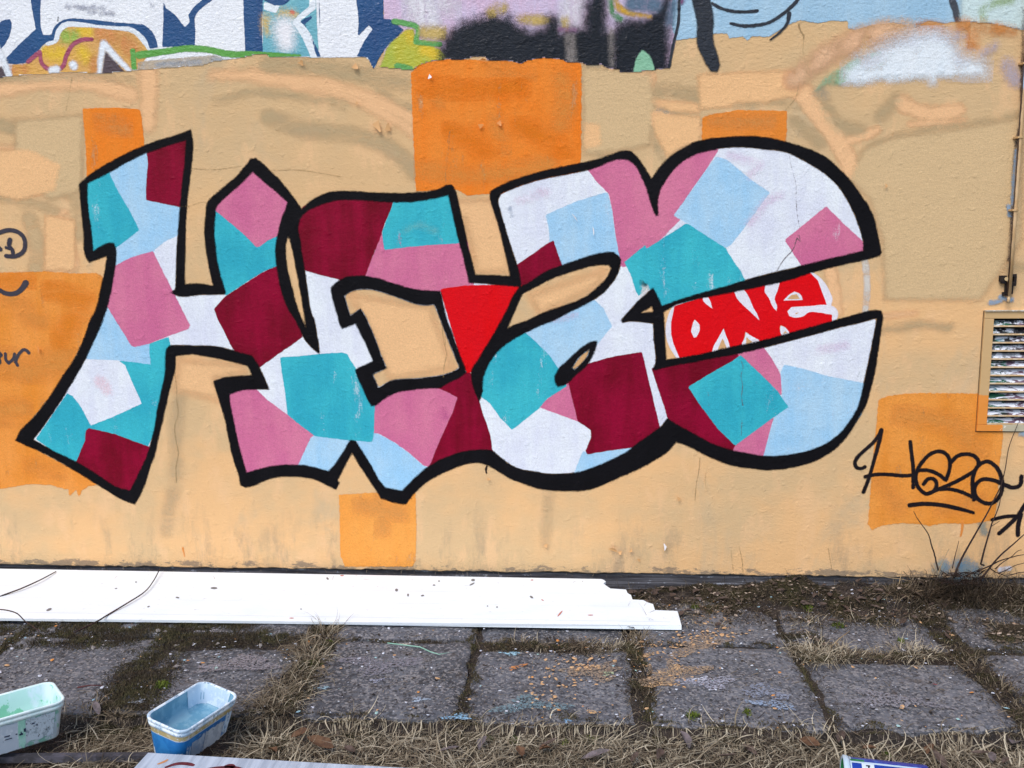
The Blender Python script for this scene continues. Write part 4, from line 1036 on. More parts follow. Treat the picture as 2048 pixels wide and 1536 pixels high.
def vent_frame_mat():
    m, t, bs = new_mat('painted_vent_frame')
    co = t.coord()
    sep = t.node('ShaderNodeSeparateXYZ'); t.l.new(co, sep.inputs[0])
    n = t.noise(co, 40.0, 3.0, 0.6)
    z = t.math('MULTIPLY_ADD', n, 0.02, sep.outputs[2])
    c = t.mix(t.ramp(z, 0.898, 0.904), alb('#dd8d38'), alb('#c4a576'))
    x = t.math('MULTIPLY_ADD', n, 0.01, sep.outputs[0])
    c = t.mix(t.math('MULTIPLY', t.ramp(x, 1.853, 1.857), t.ramp(sep.outputs[2], 0.77, 0.775, 1.0, 0.0)), c, alb('#b9b39c'))
    chip = t.noise(co, 26.0, 4.0, 0.7)
    c = t.mix(t.ramp(chip, 0.70, 0.73), c, alb('#d9d7d2'))
    t.l.new(c, bs.inputs['Base Color'])
    relief(t, bs, 0.35)
    return m


mb = MB()
P = -0.010
mb.box((VX0, P, OZ0 - .0), (OX0, 0.002, OZ1)); mb.box((OX1, P, OZ0), (VX1, 0.002, OZ1))
mb.box((VX0, P, VZ0), (VX1, 0.002, OZ0 - .0005)); mb.box((VX0, P, OZ1 + .0005), (VX1, 0.002, VZ1))
vf = mb.build('vent_frame', vent_frame_mat(), vent)
bev = vf.modifiers.new('bevel', 'BEVEL'); bev.width = 0.0018; bev.segments = 2
mb = MB(); mb.box((VX0 - .002, -0.017, VZ1 + .0005), (VX1 + .002, 0.001, VZ1 + .005))
mb.build('top_ledge', simple_mat('ledge_paint', '#b7a689', 0.7, var='#d6d0c6', scale=60), vent)
mb = MB(); mb.box((OX0 - .02, 0.0235, OZ0 - .02), (OX1 + .02, 0.0275, OZ1 + .02))
mb.build('dark_backing', simple_mat('vent_dark', '#0b0a0c', 0.9), vent)
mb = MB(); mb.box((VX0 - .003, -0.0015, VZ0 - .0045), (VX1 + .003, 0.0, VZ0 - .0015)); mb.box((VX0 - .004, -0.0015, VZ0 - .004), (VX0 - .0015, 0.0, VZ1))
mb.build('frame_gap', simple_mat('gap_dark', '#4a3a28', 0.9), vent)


def slat_mat():
    m, t, bs = new_mat('splashed_slat')
    co = t.node('ShaderNodeNewGeometry').outputs['Position']
    sep = t.node('ShaderNodeSeparateXYZ'); t.l.new(co, sep.inputs[0])
    a = t.noise(co, 20.0, 4.0, 0.6, stretch=(0.5, 1, 1.6), dist=0.5)
    b = t.noise(co, 26.0, 5.0, 0.7, stretch=(0.6, 2, 2), dist=0.8)
    c = t.mix(t.ramp(a, 0.36, 0.44), raw('#17191c'), raw('#1f5a43'))
    c = t.mix(t.ramp(a, 0.5, 0.58), c, raw('#587f8a'))
    xw = t.math('MULTIPLY_ADD', a, 0.12, sep.outputs[0])
    c = t.mix(t.ramp(xw, 1.905, 1.93), c, raw('#6b5261'))
    c = t.mix(t.ramp(b, 0.48, 0.53), c, raw('#e4e6ee'))
    up = t.ramp(sep.outputs[2], 0.98, 1.12)
    c = t.mix(t.math('MULTIPLY', up, t.ramp(t.noise(co, 35.0, 4.0, 0.7), 0.46, 0.56)), c, raw('#1b1a1e'))
    t.l.new(c, bs.inputs['Base Color'])
    bs.inputs['Roughness'].default_value = 0.5
    return m


SLM = slat_mat()
LIP = simple_mat('slat_lip_paint', '#d0ad80', 0.6, var='#ddc8a8', scale=50)
NS = 13
pitch = (OZ1 - OZ0) / NS
for i in range(NS):
    z = OZ1 - (i + 1) * pitch
    jz = rnd.uniform(-.001, .001)
    mb = MB()
    prof = [(0.016, z + 0.0265 + jz), (-0.007, z + 0.0065), (-0.0075, z + 0.0045), (0.016, z + 0.0245 + jz)]
    mb.add([(x, y, zz) for x in (OX0, OX1) for y, zz in prof], [(0, 1, 5, 4), (1, 2, 6, 5), (2, 3, 7, 6), (0, 3, 2, 1), (4, 5, 6, 7)])
    s = mb.build('vent_slat', SLM, vent)
    mb = MB()
    mb.box((OX0, -0.0098, z + 0.0005), (OX1, -0.0072, z + 0.0072))
    mb.build('slat_lip', LIP, s)

# ---- pipe
pipe = tag(empty('wall_pipe', (1.829, -0.026, 1.31)), 'thin tan painted pipe clipped to the wall above the vent', 'pipe')


def pipe_mat():
    m, t, bs = new_mat('pipe_paint')
    co = t.coord()
    n = t.noise(co, 16.0, 4.0, 0.65, stretch=(3, 3, 0.7))
    c = t.mix(t.ramp(n, 0.4, 0.6), raw('#c39c6b'), raw('#d0ae82'))
    sep = t.node('ShaderNodeSeparateXYZ'); t.l.new(co, sep.inputs[0])
    z = sep.outputs[2]
    blue = t.math('MULTIPLY', t.ramp(z, 0.82, 0.84), t.ramp(z, 0.93, 0.94, 1.0, 0.0))
    c = t.mix(blue, c, raw('#bcd0e6'))
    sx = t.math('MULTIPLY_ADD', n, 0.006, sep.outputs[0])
    c = t.mix(t.math('MULTIPLY', t.ramp(sx, -0.0035, -0.0015, 1.0, 0.0), 0.95), c, raw('#3a251c'))  # left side coloured dark brown as the shade between pipe and wall
    t.l.new(c, bs.inputs['Base Color'])
    bs.inputs['Roughness'].default_value = 0.6
    return m


PM = pipe_mat()
mb = MB()
mb.tube([(0, 0, -0.0), (0.001, 0, 0.3), (-0.0005, 0, 0.7), (0, 0, 1.2), (0.0, 0, 1.89)], 0.0085, 12)
mb.build('tube', PM, pipe, smooth=True)
for z in (2.237, 1.949, 1.660):
    mb = MB()
    mb.tube([(0, 0, z - 1.31 - .004), (0, 0, z - 1.31 + .004)], 0.0125, 14)
    mb.box((-0.018, 0.008, z - 1.31 - .004), (0.004, 0.0255, z - 1.31 + .004))
    mb.build('pipe_clip', simple_mat('clip_paint', '#c7a679', 0.6, var='#b98f5c', scale=40), pipe)
mb = MB()
mb.tube([(0, 0, -0.03), (0, 0, -0.001)], 0.006, 10)
mb.build('pipe_end', PM, pipe, smooth=True)
DKM = simple_mat('black_rust', '#1c1719', 0.75, var='#33271f', scale=90)
brk = tag(empty('pipe_bracket', (0, 0, 0)), 'broken black bracket holding the lower end of the tan pipe', 'bracket')


def wbox(mb, x0, y0, x1, y1, d0, d1):
    (a, t0), (b, t1) = on_wall([(x0, y1), (x1, y0)], -(d0 + d1) / 2)
    mb.box((a, -d1, t0), (b, -d0, t1))


mb = MB(); wbox(mb, 1999, 551, 2012, 563, .002, .02); wbox(mb, 2002, 563, 2012, 567, .002, .018)
mb.build('plate', DKM, brk)
mb = MB(); wbox(mb, 2019, 548, 2032, 553, .002, .02); wbox(mb, 2026, 553, 2032, 569, .002, .02); wbox(mb, 2019, 553, 2022, 566, .002, .02); wbox(mb, 2019, 563, 2031, 572, .002, .018)
mb.build('plate', DKM, brk)
mb = MB(); wbox(mb, 2009, 564, 2014, 588, .002, .014); wbox(mb, 2004, 584, 2014, 592, .002, .012)
mb.build('bracket_leg', DKM, brk)
mb = MB(); wbox(mb, 2021, 570, 2026, 588, .002, .014)
mb.build('bracket_leg', DKM, brk)
mb = MB(); (bx_, bz_), = on_wall([(2013, 558)], -.022)
mb.tube([(bx_, -.02, bz_), (bx_, -.026, bz_)], 0.008, 10)
mb.build('bolt', simple_mat('bolt_paint', '#cdb183', 0.6), brk)
LAYER[0] = 82
paint('painted_pipe_shadow', W, '#5a3a2a', '#3b4657', strokes=[([(2036, 260), (2030, 300), (2022, 440), (2016, 520)], 2.0), ([(2046, 20), (2042, 200)], 2.0)], step=0.004, soft=0.012, rag=0.008, cover=0.7)  # rust-brown strokes painting the shadow between pipe and wall
paint('paint_smear', W, '#8fb0cd', '#7fa2c6', split=True, strokes=[([(2031, 300), (2026, 360), (2023, 410)], 2.2), ([(2016, 412), (2018, 430)], 3.5), ([(2000, 594), (2022, 600)], 4), ([(1980, 606), (2000, 602)], 4)], step=0.005, soft=0.012, rag=0.008, cover=0.7)
paint('blue_stain', W, '#6f93ac', '#a5aca0', polys=[[(1868, 1128), (1876, 1122), (1908, 1120), (1950, 1124), (1962, 1135), (1958, 1150), (1940, 1158), (1880, 1150), (1866, 1140)]], step=0.006, soft=0.05, rag=0.04, rags=22, cover=0.7)
paint('white_stain', W, '#d5d8e4', strokes=[([(2000, 1138), (2018, 1136)], 5)], step=0.005, soft=0.01, rag=0.006, cover=0.9)
paint('blue_stain', W, '#9db8cc', strokes=[([(2042, 846), (2052, 856)], 7), ([(2040, 868), (2050, 868)], 4)], step=0.005, soft=0.012, rag=0.006, cover=0.8)

# ================================================================== THINGS ON THE GROUND
# ---- white panel with a stepped, broken end
Pb = np.array([-1.2, -0.032, 0.076]); Pf = np.array([-1.0, -0.470, 0.026])
n_ = np.cross(np.array([1, 0.0, 0.0]), Pf - Pb); n_ = n_ / np.linalg.norm(n_)
if n_[2] < 0: n_ = -n_


def on_plane(pts, p0, n):
    d = rays(pts)
    t = ((p0 - CAM) @ n) / (d @ n)
    return CAM + d * t[:, None]


panel = tag(empty('white_panel', (-1.2, -0.25, 0.03)), 'long white plastic panel with a broken stepped end lying along the foot of the wall', 'panel')
edge = [(1202, 1158), (1206, 1159), (1212, 1163), (1207, 1167), (1212, 1171), (1221, 1177), (1238, 1178), (1252, 1179), (1255, 1186), (1262, 1190), (1265, 1199), (1286, 1200), (1296, 1205), (1306, 1208), (1308, 1214), (1310, 1220), (1355, 1222), (1359, 1236), (1363, 1251)]
e3 = on_plane(edge, Pb, n_)
back = [np.array([-3.6, e3[0][1] + 0.0, 0]), np.array([-3.6, e3[-1][1] - 0.02, 0])]


def zpl(p): return Pb[2] - ((p[0] - Pb[0]) * n_[0] + (p[1] - Pb[1]) * n_[1]) / n_[2]


top = [np.array([-3.6, -0.032, 0.0])] + [p for p in e3] + [np.array([-3.6, -0.500, 0.0])]
top = [np.array([p[0], p[1], zpl(p)]) for p in top]
th = 0.011


def panel_mat():
    m, t, bs = new_mat('white_plastic')
    co = t.coord()
    n = t.noise(co, 10.0, 5.0, 0.75, stretch=(0.35, 1, 1))
    c = t.mix(t.ramp(n, 0.3, 0.7), raw('#e3eaee'), raw('#eff3f5'))
    sm = t.noise(co, 42.0, 4.0, 0.75, stretch=(0.6, 1, 1))
    c = t.mix(t.math('MULTIPLY', t.ramp(sm, 0.62, 0.74), 0.6), c, raw('#a9a7a4'))
    t.l.new(c, bs.inputs['Base Color'])
    bs.inputs['Roughness'].default_value = 0.45
    return m


PNM = panel_mat()
k = len(top)
o3 = np.array([-1.2, -0.25, 0.03])
vs = [p - o3 for p in top] + [p - n_ * th - o3 for p in top]
fs = [tuple(range(k))[::-1], tuple(range(k, 2 * k))] + [(i, (i + 1) % k, k + (i + 1) % k, k + i) for i in range(k)]
mesh_obj('panel_sheet', vs, fs, PNM, panel)
# folded lip along the front and the raised seams running the length of the panel
fr, bk = top[-2], top[1]
sl = np.array([0, fr[1] - bk[1], fr[2] - bk[2]])
mb = MB()
M0 = Matrix(((1, 0, 0, 0), (0, 1, 0, 0), (0, 0, 1, 0), (0, 0, 0, 1)))
y, z = fr[1] - o3[1], fr[2] - o3[2]
lipv = [(-3.6 - o3[0], y - 0.0195 + 0.0, z), (fr[0] - o3[0], y, z), (fr[0] - o3[0], y - .004, z - .017), (-3.6 - o3[0], y - 0.0235, z - .017), (-3.6 - o3[0], y - 0.0155, z - .0005), (fr[0] - o3[0], y + .004, z - .0005), (fr[0] - o3[0], y + .002, z - .017), (-3.6 - o3[0], y - 0.0175, z - .017)]
mb.add(lipv, [(0, 1, 2, 3), (4, 7, 6, 5), (3, 2, 6, 7), (1, 5, 6, 2)])
mb.build('front_lip', PNM, panel)
GROOVE = simple_mat('panel_seam', '#b9c0c4', 0.6)
SEAM2 = simple_mat('faint_panel_seam', '#d3d9dc', 0.6)
for f, L in ((0.93, 0.42), (0.35, 0.22), (0.62, 0.27)):
    y, z = bk[1] + sl[1] * f, bk[2] + sl[2] * f
    mb = MB()
    p0 = np.array([-3.6, y - 0.017 * f, 0]); p1 = np.array([L, y, 0])
    p0[2], p1[2] = zpl(p0) - .0003, zpl(p1) - .0003
    w = 0.0006
    q4 = [p0 + [0, w, w * .1 + .0006], p1 + [0, w, w * .1 + .0006], p1 + [0, -w, .0006 - w * .1], p0 + [0, -w, .0006 - w * .1]]
    mb.add([tuple(p - o3) for p in q4], [(0, 1, 2, 3)])
    mb.build('panel_seam', GROOVE if f > .9 else SEAM2, panel)
SPOT = simple_mat('panel_dirt', '#77736f', 0.9)
for (x, y, a, b, g) in [(428, 1176, 7, 2.2, 0), (355, 1195, 4, 1.6, .2), (98, 1219, 6, 2.4, -.4), (655, 1157, 3, 2, .8), (793, 1180, 3, 3, .3), (816, 1190, 2, 3, 0), (845, 1191, 3.5, 1.6, -.2), (868, 1170, 3, 1.2, 0), (946, 1160, 4, 2.4, 0), (944, 1168, 6, 1.4, -.5),
                          (1063, 1194, 4, 2, .6), (994, 1214, 2, 1.4, 0), (975, 1212, 1.6, 1.2, 0), (297, 1213, 3, 1.2, -.4), (232, 1177, 3, 1, -.2), (878, 1162, 2, 1.2, 0), (272, 1164, 2, 1.2, 0), (602, 1218, 2, 1, 0)]:
    an = np.linspace(0, 2 * math.pi, 9)[:-1]
    pts = [(x + a * math.cos(t) * math.cos(g) - b * math.sin(t) * math.sin(g), y + a * math.cos(t) * math.sin(g) + b * math.sin(t) * math.cos(g)) for t in an]
    p3 = on_plane(pts, Pb + n_ * 0.0012, n_)
    mesh_obj('dirt_fleck', [p - o3 for p in p3] + [p3.mean(0) + n_ * .0012 - o3], [(i, (i + 1) % 8, 8) for i in range(8)], SPOT, panel)
RSP = simple_mat('panel_red_paint', '#c07a6a', 0.8)
for (x, y, a, b, g) in [(1120, 1227, 8, 1.6, -.85), (1181, 1230, 6, 1, 0), (583, 1236, 5, 1, 0), (1064, 1160, 3, 1, 0), (684, 1151, 4, 1.2, 0), (1085, 1200, 3, 1, 0.4)]:
    an = np.linspace(0, 2 * math.pi, 9)[:-1]
    pts = [(x + a * math.cos(t) * math.cos(g) - b * math.sin(t) * math.sin(g), y + a * math.cos(t) * math.sin(g) + b * math.sin(t) * math.cos(g)) for t in an]
    p3 = on_plane(pts, Pb + n_ * 0.0012, n_)
    mesh_obj('paint_spot', [p - o3 for p in p3] + [p3.mean(0) + n_ * .0008 - o3], [(i, (i + 1) % 8, 8) for i in range(8)], RSP, panel)


def sstep(v, a, b):
    t = np.clip((v - a) / (b - a), 0, 1)
    return t * t * (3 - 2 * t)


# ---- paint tubs
def rrect(l, w, r, z, n=6):
    out = []
    for cx, cy, a0 in ((l / 2 - r, w / 2 - r, 0), (-l / 2 + r, w / 2 - r, 90), (-l / 2 + r, -w / 2 + r, 180), (l / 2 - r, -w / 2 + r, 270)):
        for k_ in range(n + 1):
            a = math.radians(a0 + 90 * k_ / n)
            out.append((cx + r * math.cos(a), cy + r * math.sin(a), z))
    return out


def tub_mat(name, base, mix, scale, amount, extra=None, eamt=0.7):
    m, t, bs = new_mat(name)
    co = t.coord()
    n = t.noise(co, scale, 5.0, 0.7, stretch=(1, 1, .6))
    c = t.mix(t.ramp(n, amount, amount + .1), raw(base), raw(mix))
    if extra:
        n2 = t.noise(co, scale * 2.4, 4.0, 0.7, stretch=(1, 1, .8))
        c = t.mix(t.ramp(n2, eamt, eamt + .05), c, raw(extra))
    t.l.new(c, bs.inputs['Base Color'])
    bs.inputs['Roughness'].default_value = 0.4
    return m


def tub(name, label, loc, rz, l, w, h, mats, tilt=(0, 0), fill=.006):
    t = tag(empty(name, loc, rz), label, 'paint tub')
    t.rotation_euler = (tilt[0], tilt[1], rz)
    body, inner, rim = mats
    tp = 0.018
    sz = lambda z: (l - tp * 2 * (1 - z / h), w - tp * 2 * (1 - z / h))
    mb = MB()
    R = lambda z, d=0, r=.03: rrect(sz(z)[0] - d, sz(z)[1] - d, r, z)
    mb.loft([R(0.0, .012, .022), R(.003, .004, .024), R(.008, 0, .026), R(h * .5), R(h - .02), R(h - .012)], close_first=True)
    mb.build('tub_body', body, t, smooth=True)
    mb = MB()
    mb.loft([R(h - .002, .006), R(h - .03, .007), R(h * .62, .007), R(fill + .006, .01, .024), R(fill, .03, .02)], close_last=True)
    mb.build('tub_inside', inner, t, smooth=True)
    mb = MB()
    mb.loft([R(h - .026, .0, .031), R(h - .024, -.008, .033), R(h - .014, -.009, .033), R(h - .012, -.005, .032), R(h - .010, -.005, .032), R(h - .008, -.010, .034), R(h - .001, -.010, .034), R(h + .001, -.007, .033), R(h + .001, .001, .03), R(h - .002, .006, .03)])
    mb.build('tub_rim', rim, t, smooth=True)
    return t, sz


blue_tub_mats = (tub_mat('blue_tub_plastic', '#cfd6dc', '#b9c6d2', 25, .5), tub_mat('grey_blue_dried_paint', '#5f93ad', '#7aa6bb', 14, .45, '#93b6c6', .66), tub_mat('smeared_rim', '#b3c9da', '#e8f0f5', 26, .45, '#64859b', .6))
ZB = 0.002
bt, bsz = tub('blue_paint_tub', 'open blue rectangular paint tub with a smeared white rim', (-1.170, -1.374, ZB), math.radians(69.5), 0.252, 0.148, 0.132, blue_tub_mats, tilt=(math.radians(9), 0), fill=.062)
BLU = tub_mat('blue_label', '#2470b0', '#2f7fbe', 22, .5, '#4f8fc4', .66)
YEL = tub_mat('yellow_band', '#b39f6e', '#c9ba98', 30, .5, '#d3d2cf', .57)
PAP = tub_mat('torn_paper_label', '#a8aeb6', '#c2c7cc', 40, .45, '#7d8893', .62)


def wrap(name, mat, parent, sz, z0, z1, u0, u1, out=.0016):
    A = rrect(sz(z0)[0] + out, sz(z0)[1] + out, .031, z0)
    B = rrect(sz(z1)[0] + out, sz(z1)[1] + out, .031, z1)
    n = len(A)
    ia, ib = int(u0 * n), int(u1 * n)
    idx = [(i % n) for i in range(ia, ib + 1)]
    vs = [A[i] for i in idx] + [B[i] for i in idx]
    k_ = len(idx)
    return mesh_obj(name, vs, [(i, i + 1, k_ + i + 1, k_ + i) for i in range(k_ - 1)], mat, parent, smooth=True)


wrap('blue_label', BLU, bt, bsz, .012, .086, 0, 1.0)
wrap('yellow_band', YEL, bt, bsz, .089, .113, 0, 1.0)


def side_patch(name, mat, parent, sz, side, a0, a1, z0, z1, out=.0026, jag=0.0):
    vs, fs = [], []
    n = 10
    r = random.Random(hash(name) % 1000 + int(a0 * 100))
    for i in range(n + 1):
        a = a0 + (a1 - a0) * i / n
        for z in (z0 + r.uniform(-jag, jag), z1 + r.uniform(-jag, jag)):
            l, w = sz(z)
            vs.append((a * l / 2, side * (w / 2 + out), z))
    for i in range(n): fs.append((2 * i, 2 * i + 2, 2 * i + 3, 2 * i + 1) if side < 0 else (2 * i, 2 * i + 1, 2 * i + 3, 2 * i + 2))
    return mesh_obj(name, vs, fs, mat, parent)


side_patch('paper_label', PAP, bt, bsz, -1, -.12, .60, .004, .072, jag=.004)
side_patch('paper_label', tub_mat('paper_label_lower', '#8d9fb4', '#aab4c0', 40, .45, '#5f8fc0', .6), bt, bsz, -1, -.62, -.14, .004, .07, jag=.005)
side_patch('label_print', tub_mat('label_print', '#2f68a0', '#7f9fc0', 120, .5), bt, bsz, -1, -.5, .5, .074, .080, out=.0028, jag=.002)
side_patch('white_smear', tub_mat('white_smear', '#c9d8e4', '#aebfcd', 50, .5, '#2f78b4', .55), bt, bsz, -1, .62, .84, .02, .088, out=.0024, jag=.010)
side_patch('white_smear', tub_mat('white_smear_low', '#bccbd8', '#9fb4c6', 60, .5, '#2f78b4', .5), bt, bsz, -1, -.8, -.64, .01, .06, out=.0024, jag=.010)

# white paint running down inside the far end and round the back corner
WDR = tub_mat('white_wet_paint', '#c3d6e6', '#dbe8f2', 30, .5, '#a9c0d4', .62)
dr = random.Random(5)


def ring_path(z):
    l, w = bsz(z)
    l, w, r_ = l - .0095, w - .0095, .026
    a_ = np.linspace(0, 1, 26)
    pts = [(.42 * l / 2 + (l / 2 - r_ - .42 * l / 2) * u, w / 2) for u in a_]
    pts += [(l / 2 - r_ + r_ * math.cos(t), w / 2 - r_ + r_ * math.sin(t)) for t in np.linspace(math.pi / 2, 0, 9)[1:]]
    pts += [(l / 2, w / 2 - r_ - (w - 2 * r_) * u) for u in a_[1:]]
    return pts


nn_ = len(ring_path(.1))
dep = [(.012 + .05 * sstep(i / nn_, 0, .12)) * (1 if i < 26 else 1.2) + dr.random() * .012 + (.022 if i % 7 in (2, 3) else 0) for i in range(nn_)]
vs, fs = [], []
for i in range(nn_):
    for q_ in range(4):
        z = .132 - min(dep[i], .076) * q_ / 3
        x_, y_ = ring_path(z)[i]
        vs.append((x_, y_, z))
for i in range(nn_ - 1):
    for q_ in range(3):
        a = i * 4 + q_
        fs.append((a, a + 4, a + 5, a + 1))
mesh_obj('paint_run', vs, fs, WDR, bt, smooth=True)

mint_mats = (tub_mat('mint_tub_plastic', '#b7c8cd', '#c9d7da', 14, .45, '#8cc0ac', .52), tub_mat('mint_dried_paint', '#d6e6ec', '#bfe2da', 9, .45, '#84c9a8', .54), tub_mat('mint_rim', '#cfe6e4', '#e2efee', 20, .45, '#a9cfc2', .62))
mt, msz = tub('mint_paint_tub', 'open white and mint green paint tub at the left edge', (-1.732, -1.385, 0.0), math.radians(42), 0.275, 0.172, 0.127, mint_mats)
side_patch('paper_label', tub_mat('mint_label', '#b4bec9', '#c9d0d7', 30, .5, '#3e4a5a', .68), mt, msz, -1, -.9, .12, .006, .1, jag=.003)
side_patch('paint_splatter', tub_mat('mint_splatter', '#b6c2cb', '#8d9aa2', 60, .52, '#46444a', .58), mt, msz, -1, .14, .80, .02, .098, jag=.004)
side_patch('green_smear', tub_mat('green_smear', '#8fc4b0', '#a8cfc4', 20, .5), mt, msz, -1, .0, .16, .01, .106, out=.0032, jag=.008)
MK = simple_mat('label_marks', '#2f3a52', 0.6)
for a, z, ww, hh in ((.02, .052, .02, .006), (.05, .052, .006, .012), (-.06, .058, .01, .004), (.30, .078, .014, .005), (.38, .07, .012, .004), (-.3, .06, .03, .004), (-.3, .05, .04, .003), (.12, .06, .012, .012)):
    side_patch('printed_mark', MK, mt, msz, -1, a, a + ww * 4, z, z + hh, out=.0042)

# ---- painted board in the near grass
wb = tag(empty('painted_board', (-0.95, -1.62, 0.05)), 'whitewashed wooden board with dark red paint strokes lying in front of the blue tub', 'board')
BM, t_, b_ = new_mat('whitewashed_wood')
co_ = t_.coord()
n1_ = t_.noise(co_, 30.0, 4.0, 0.65, stretch=(1.0, .06, 1))
c_ = t_.mix(t_.ramp(n1_, 0.35, 0.65), raw('#9aa2ae'), raw('#bcc4cf'))
c_ = t_.mix(t_.ramp(t_.noise(co_, 20.0, 4.0, 0.7), .68, .72), c_, raw('#d69a62'))
t_.l.new(c_, b_.inputs['Base Color']); b_.inputs['Roughness'].default_value = 0.8
bm_ = t_.node('ShaderNodeBump'); bm_.inputs['Distance'].default_value = 0.004
t_.l.new(n1_, bm_.inputs['Height']); t_.l.new(bm_.outputs[0], b_.inputs['Normal'])
tl, tr = np.array([-1.235, -1.515]), np.array([-0.458, -1.561])
ux = (tr - tl) / np.linalg.norm(tr - tl)
uy = np.array([0.30, -1.0]); uy = uy / np.linalg.norm(uy)
uy = np.array([ux[1], -ux[0]])
Mb = Matrix(((ux[0], -uy[0], 0, tl[0] + .95), (ux[1], -uy[1], 0, tl[1] + 1.62), (0, 0, 1, 0), (0, 0, 0, 1)))
mb = MB(); mb.box((-.005, -0.26, -.022), (1.15, 0, 0.0), Mb)
bo = mb.build('wood_panel', BM, wb)
bo.modifiers.new('bevel', 'BEVEL').width = 0.002
RM = simple_mat('dark_red_paint', '#5a1f26', 0.6, var='#6d2a30', scale=40)


def ribbon(pts, w, z, parent, name, mat, M):
    pts = catmull(pts, False, 6, fold=120)
    vs, fs = [], []
    for i, p in enumerate(pts):
        t = pts[min(i + 1, len(pts) - 1)] - pts[max(0, i - 1)]
        t = t / (np.linalg.norm(t) + 1e-9)
        nn = np.array([-t[1], t[0]])
        ww = w * (0.55 + 0.45 * math.sin(math.pi * min(1, max(0, i / (len(pts) - 1)))))
        for s in (-1, 1):
            v = p + nn * s * ww
            vs.append(tuple(M @ Vector((v[0], v[1], z))))
    for i in range(len(pts) - 1): fs.append((2 * i, 2 * i + 2, 2 * i + 3, 2 * i + 1))
    return mesh_obj(name, vs, fs, mat, parent)


for pts, w in (([(.085, -.075), (.11, -.052), (.15, -.050), (.165, -.055)], .008), ([(.18, -.085), (.24, -.06), (.29, -.055), (.34, -.075)], .009), ([(.255, -.052), (.27, -.045), (.285, -.054)], .01), ([(.36, -.07), (.40, -.062), (.44, -.075)], .008), ([(.49, -.055), (.53, -.06)], .009), ([(.1, -.2), (.3, -.12), (.5, -.2)], .012)):
    ribbon(pts, w, .0006, wb, 'red_stroke', RM, Mb)
ribbon([(.055, -.06), (.068, -.045), (.074, -.032)], .005, .0006, wb, 'orange_stroke', simple_mat('orange_mark', '#c58450', .7), Mb)

# ---- can lying on its side
can = tag(empty('paint_can', (0.785, -1.550, 0.0)), 'blue paint can lying on its side with a white rim', 'can')
can.rotation_euler = (0, 0, math.radians(-9.6))
rc = 0.058
zc = 0.046
CB, t_, b_ = new_mat('can_blue_print')
co_ = t_.coord()
c_ = t_.mix(t_.ramp(t_.noise(co_, 26.0, 4.0, .7), .58, .66), raw('#0e3594'), raw('#2f5ab0'))
t_.l.new(c_, b_.inputs['Base Color']); b_.inputs['Roughness'].default_value = .35
mb = MB()
ring = lambda x, r: [(x, r * math.cos(a), zc + r * math.sin(a)) for a in np.linspace(0, 2 * math.pi, 33)[:-1]]
mb.loft([ring(0.008, rc - .004), ring(.012, rc - .001), ring(.014, rc), ring(.215, rc), ring(.218, rc - .001), ring(.222, rc - .006), ring(.222, .01)], close_last=True)
mb.build('can_body', CB, can, smooth=True)
WM = simple_mat('white_tin', '#b9cbd8', .35, .5)
mb = MB(); mb.loft([ring(-.004, rc - .006), ring(-.006, rc), ring(-.003, rc + .004), ring(.006, rc + .004), ring(.011, rc + .001), ring(.012, rc - .003)]); mb.build('can_rim', WM, can, smooth=True)
GM = simple_mat('green_dried_paint', '#1f6b3f', .4, var='#2f8a55', scale=40)
mb = MB(); mb.loft([ring(-.004, rc - .006), ring(.02, rc - .008), ring(.022, .004)], close_last=True); mb.build('green_inside', GM, can, smooth=True)
mb = MB(); mb.loft([ring(.012, rc + .0012), ring(.016, rc + .0012)]); mb.build('white_band', WM, can, smooth=True)


def can_decal(name, mat, x0, x1, a0, a1, lift):
    vs, fs = [], []
    for i in range(9):
        a = math.radians(a0 + (a1 - a0) * i / 8)
        for x in (x0, x1): vs.append((x, (rc + lift) * math.cos(a), zc + (rc + lift) * math.sin(a)))
    for i in range(8): fs.append((2 * i, 2 * i + 1, 2 * i + 3, 2 * i + 2))
    return mesh_obj(name, vs, fs, mat, can, smooth=True)


can_decal('white_stripe', WM, .016, .2, 96, 103, .0008)
can_decal('white_label', simple_mat('white_print', '#c9d3de', .4), .042, .075, 103, 150, .0010)
can_decal('black_mark', simple_mat('black_print', '#101014', .4), .053, .064, 108, 112, .0016)
can_decal('black_mark', simple_mat('black_print', '#101014', .4), .058, .062, 108, 124, .0018)
can_decal('white_mark', simple_mat('white_print', '#c9d3de', .4), .128, .15, 109, 119, .0010)
can_decal('green_drip', GM, .013, .05, 88, 97, .0016)

# ---- lath in the grass at the left
lath = mesh_obj('wooden_lath', *(lambda m: (m.v, m.f))((lambda m: (m.box((-.45, -.012, -.008), (.45, .012, .012)), m)[1])(MB())), simple_mat('grey_wood', '#3b393d', .9, var='#55525a', scale=25, bump=.003))
lath.location = (-1.62, -1.428, -.030)
lath.rotation_euler = (0, 0, math.radians(3.5))
tag(lath, 'weathered grey wooden lath lying in the grass under the tubs', 'lath')

# ================================================================== PLANTS, LITTER
STRAW = []
for nm, c, v in (('straw', '#776a56', '#c3b69d'), ('dull_straw', '#5c5141', '#8d7e68'), ('brown_stalk', '#2c251e', '#4d4134')):
    m, t, bs = new_mat(nm)
    a = t.attr('tint').outputs['Fac']
    t.l.new(t.mix(a, raw(c), raw(v)), bs.inputs['Base Color'])
    bs.inputs['Roughness'].default_value = 0.8
    bs.inputs['Specular IOR Level'].default_value = 0.2
    STRAW.append(m)


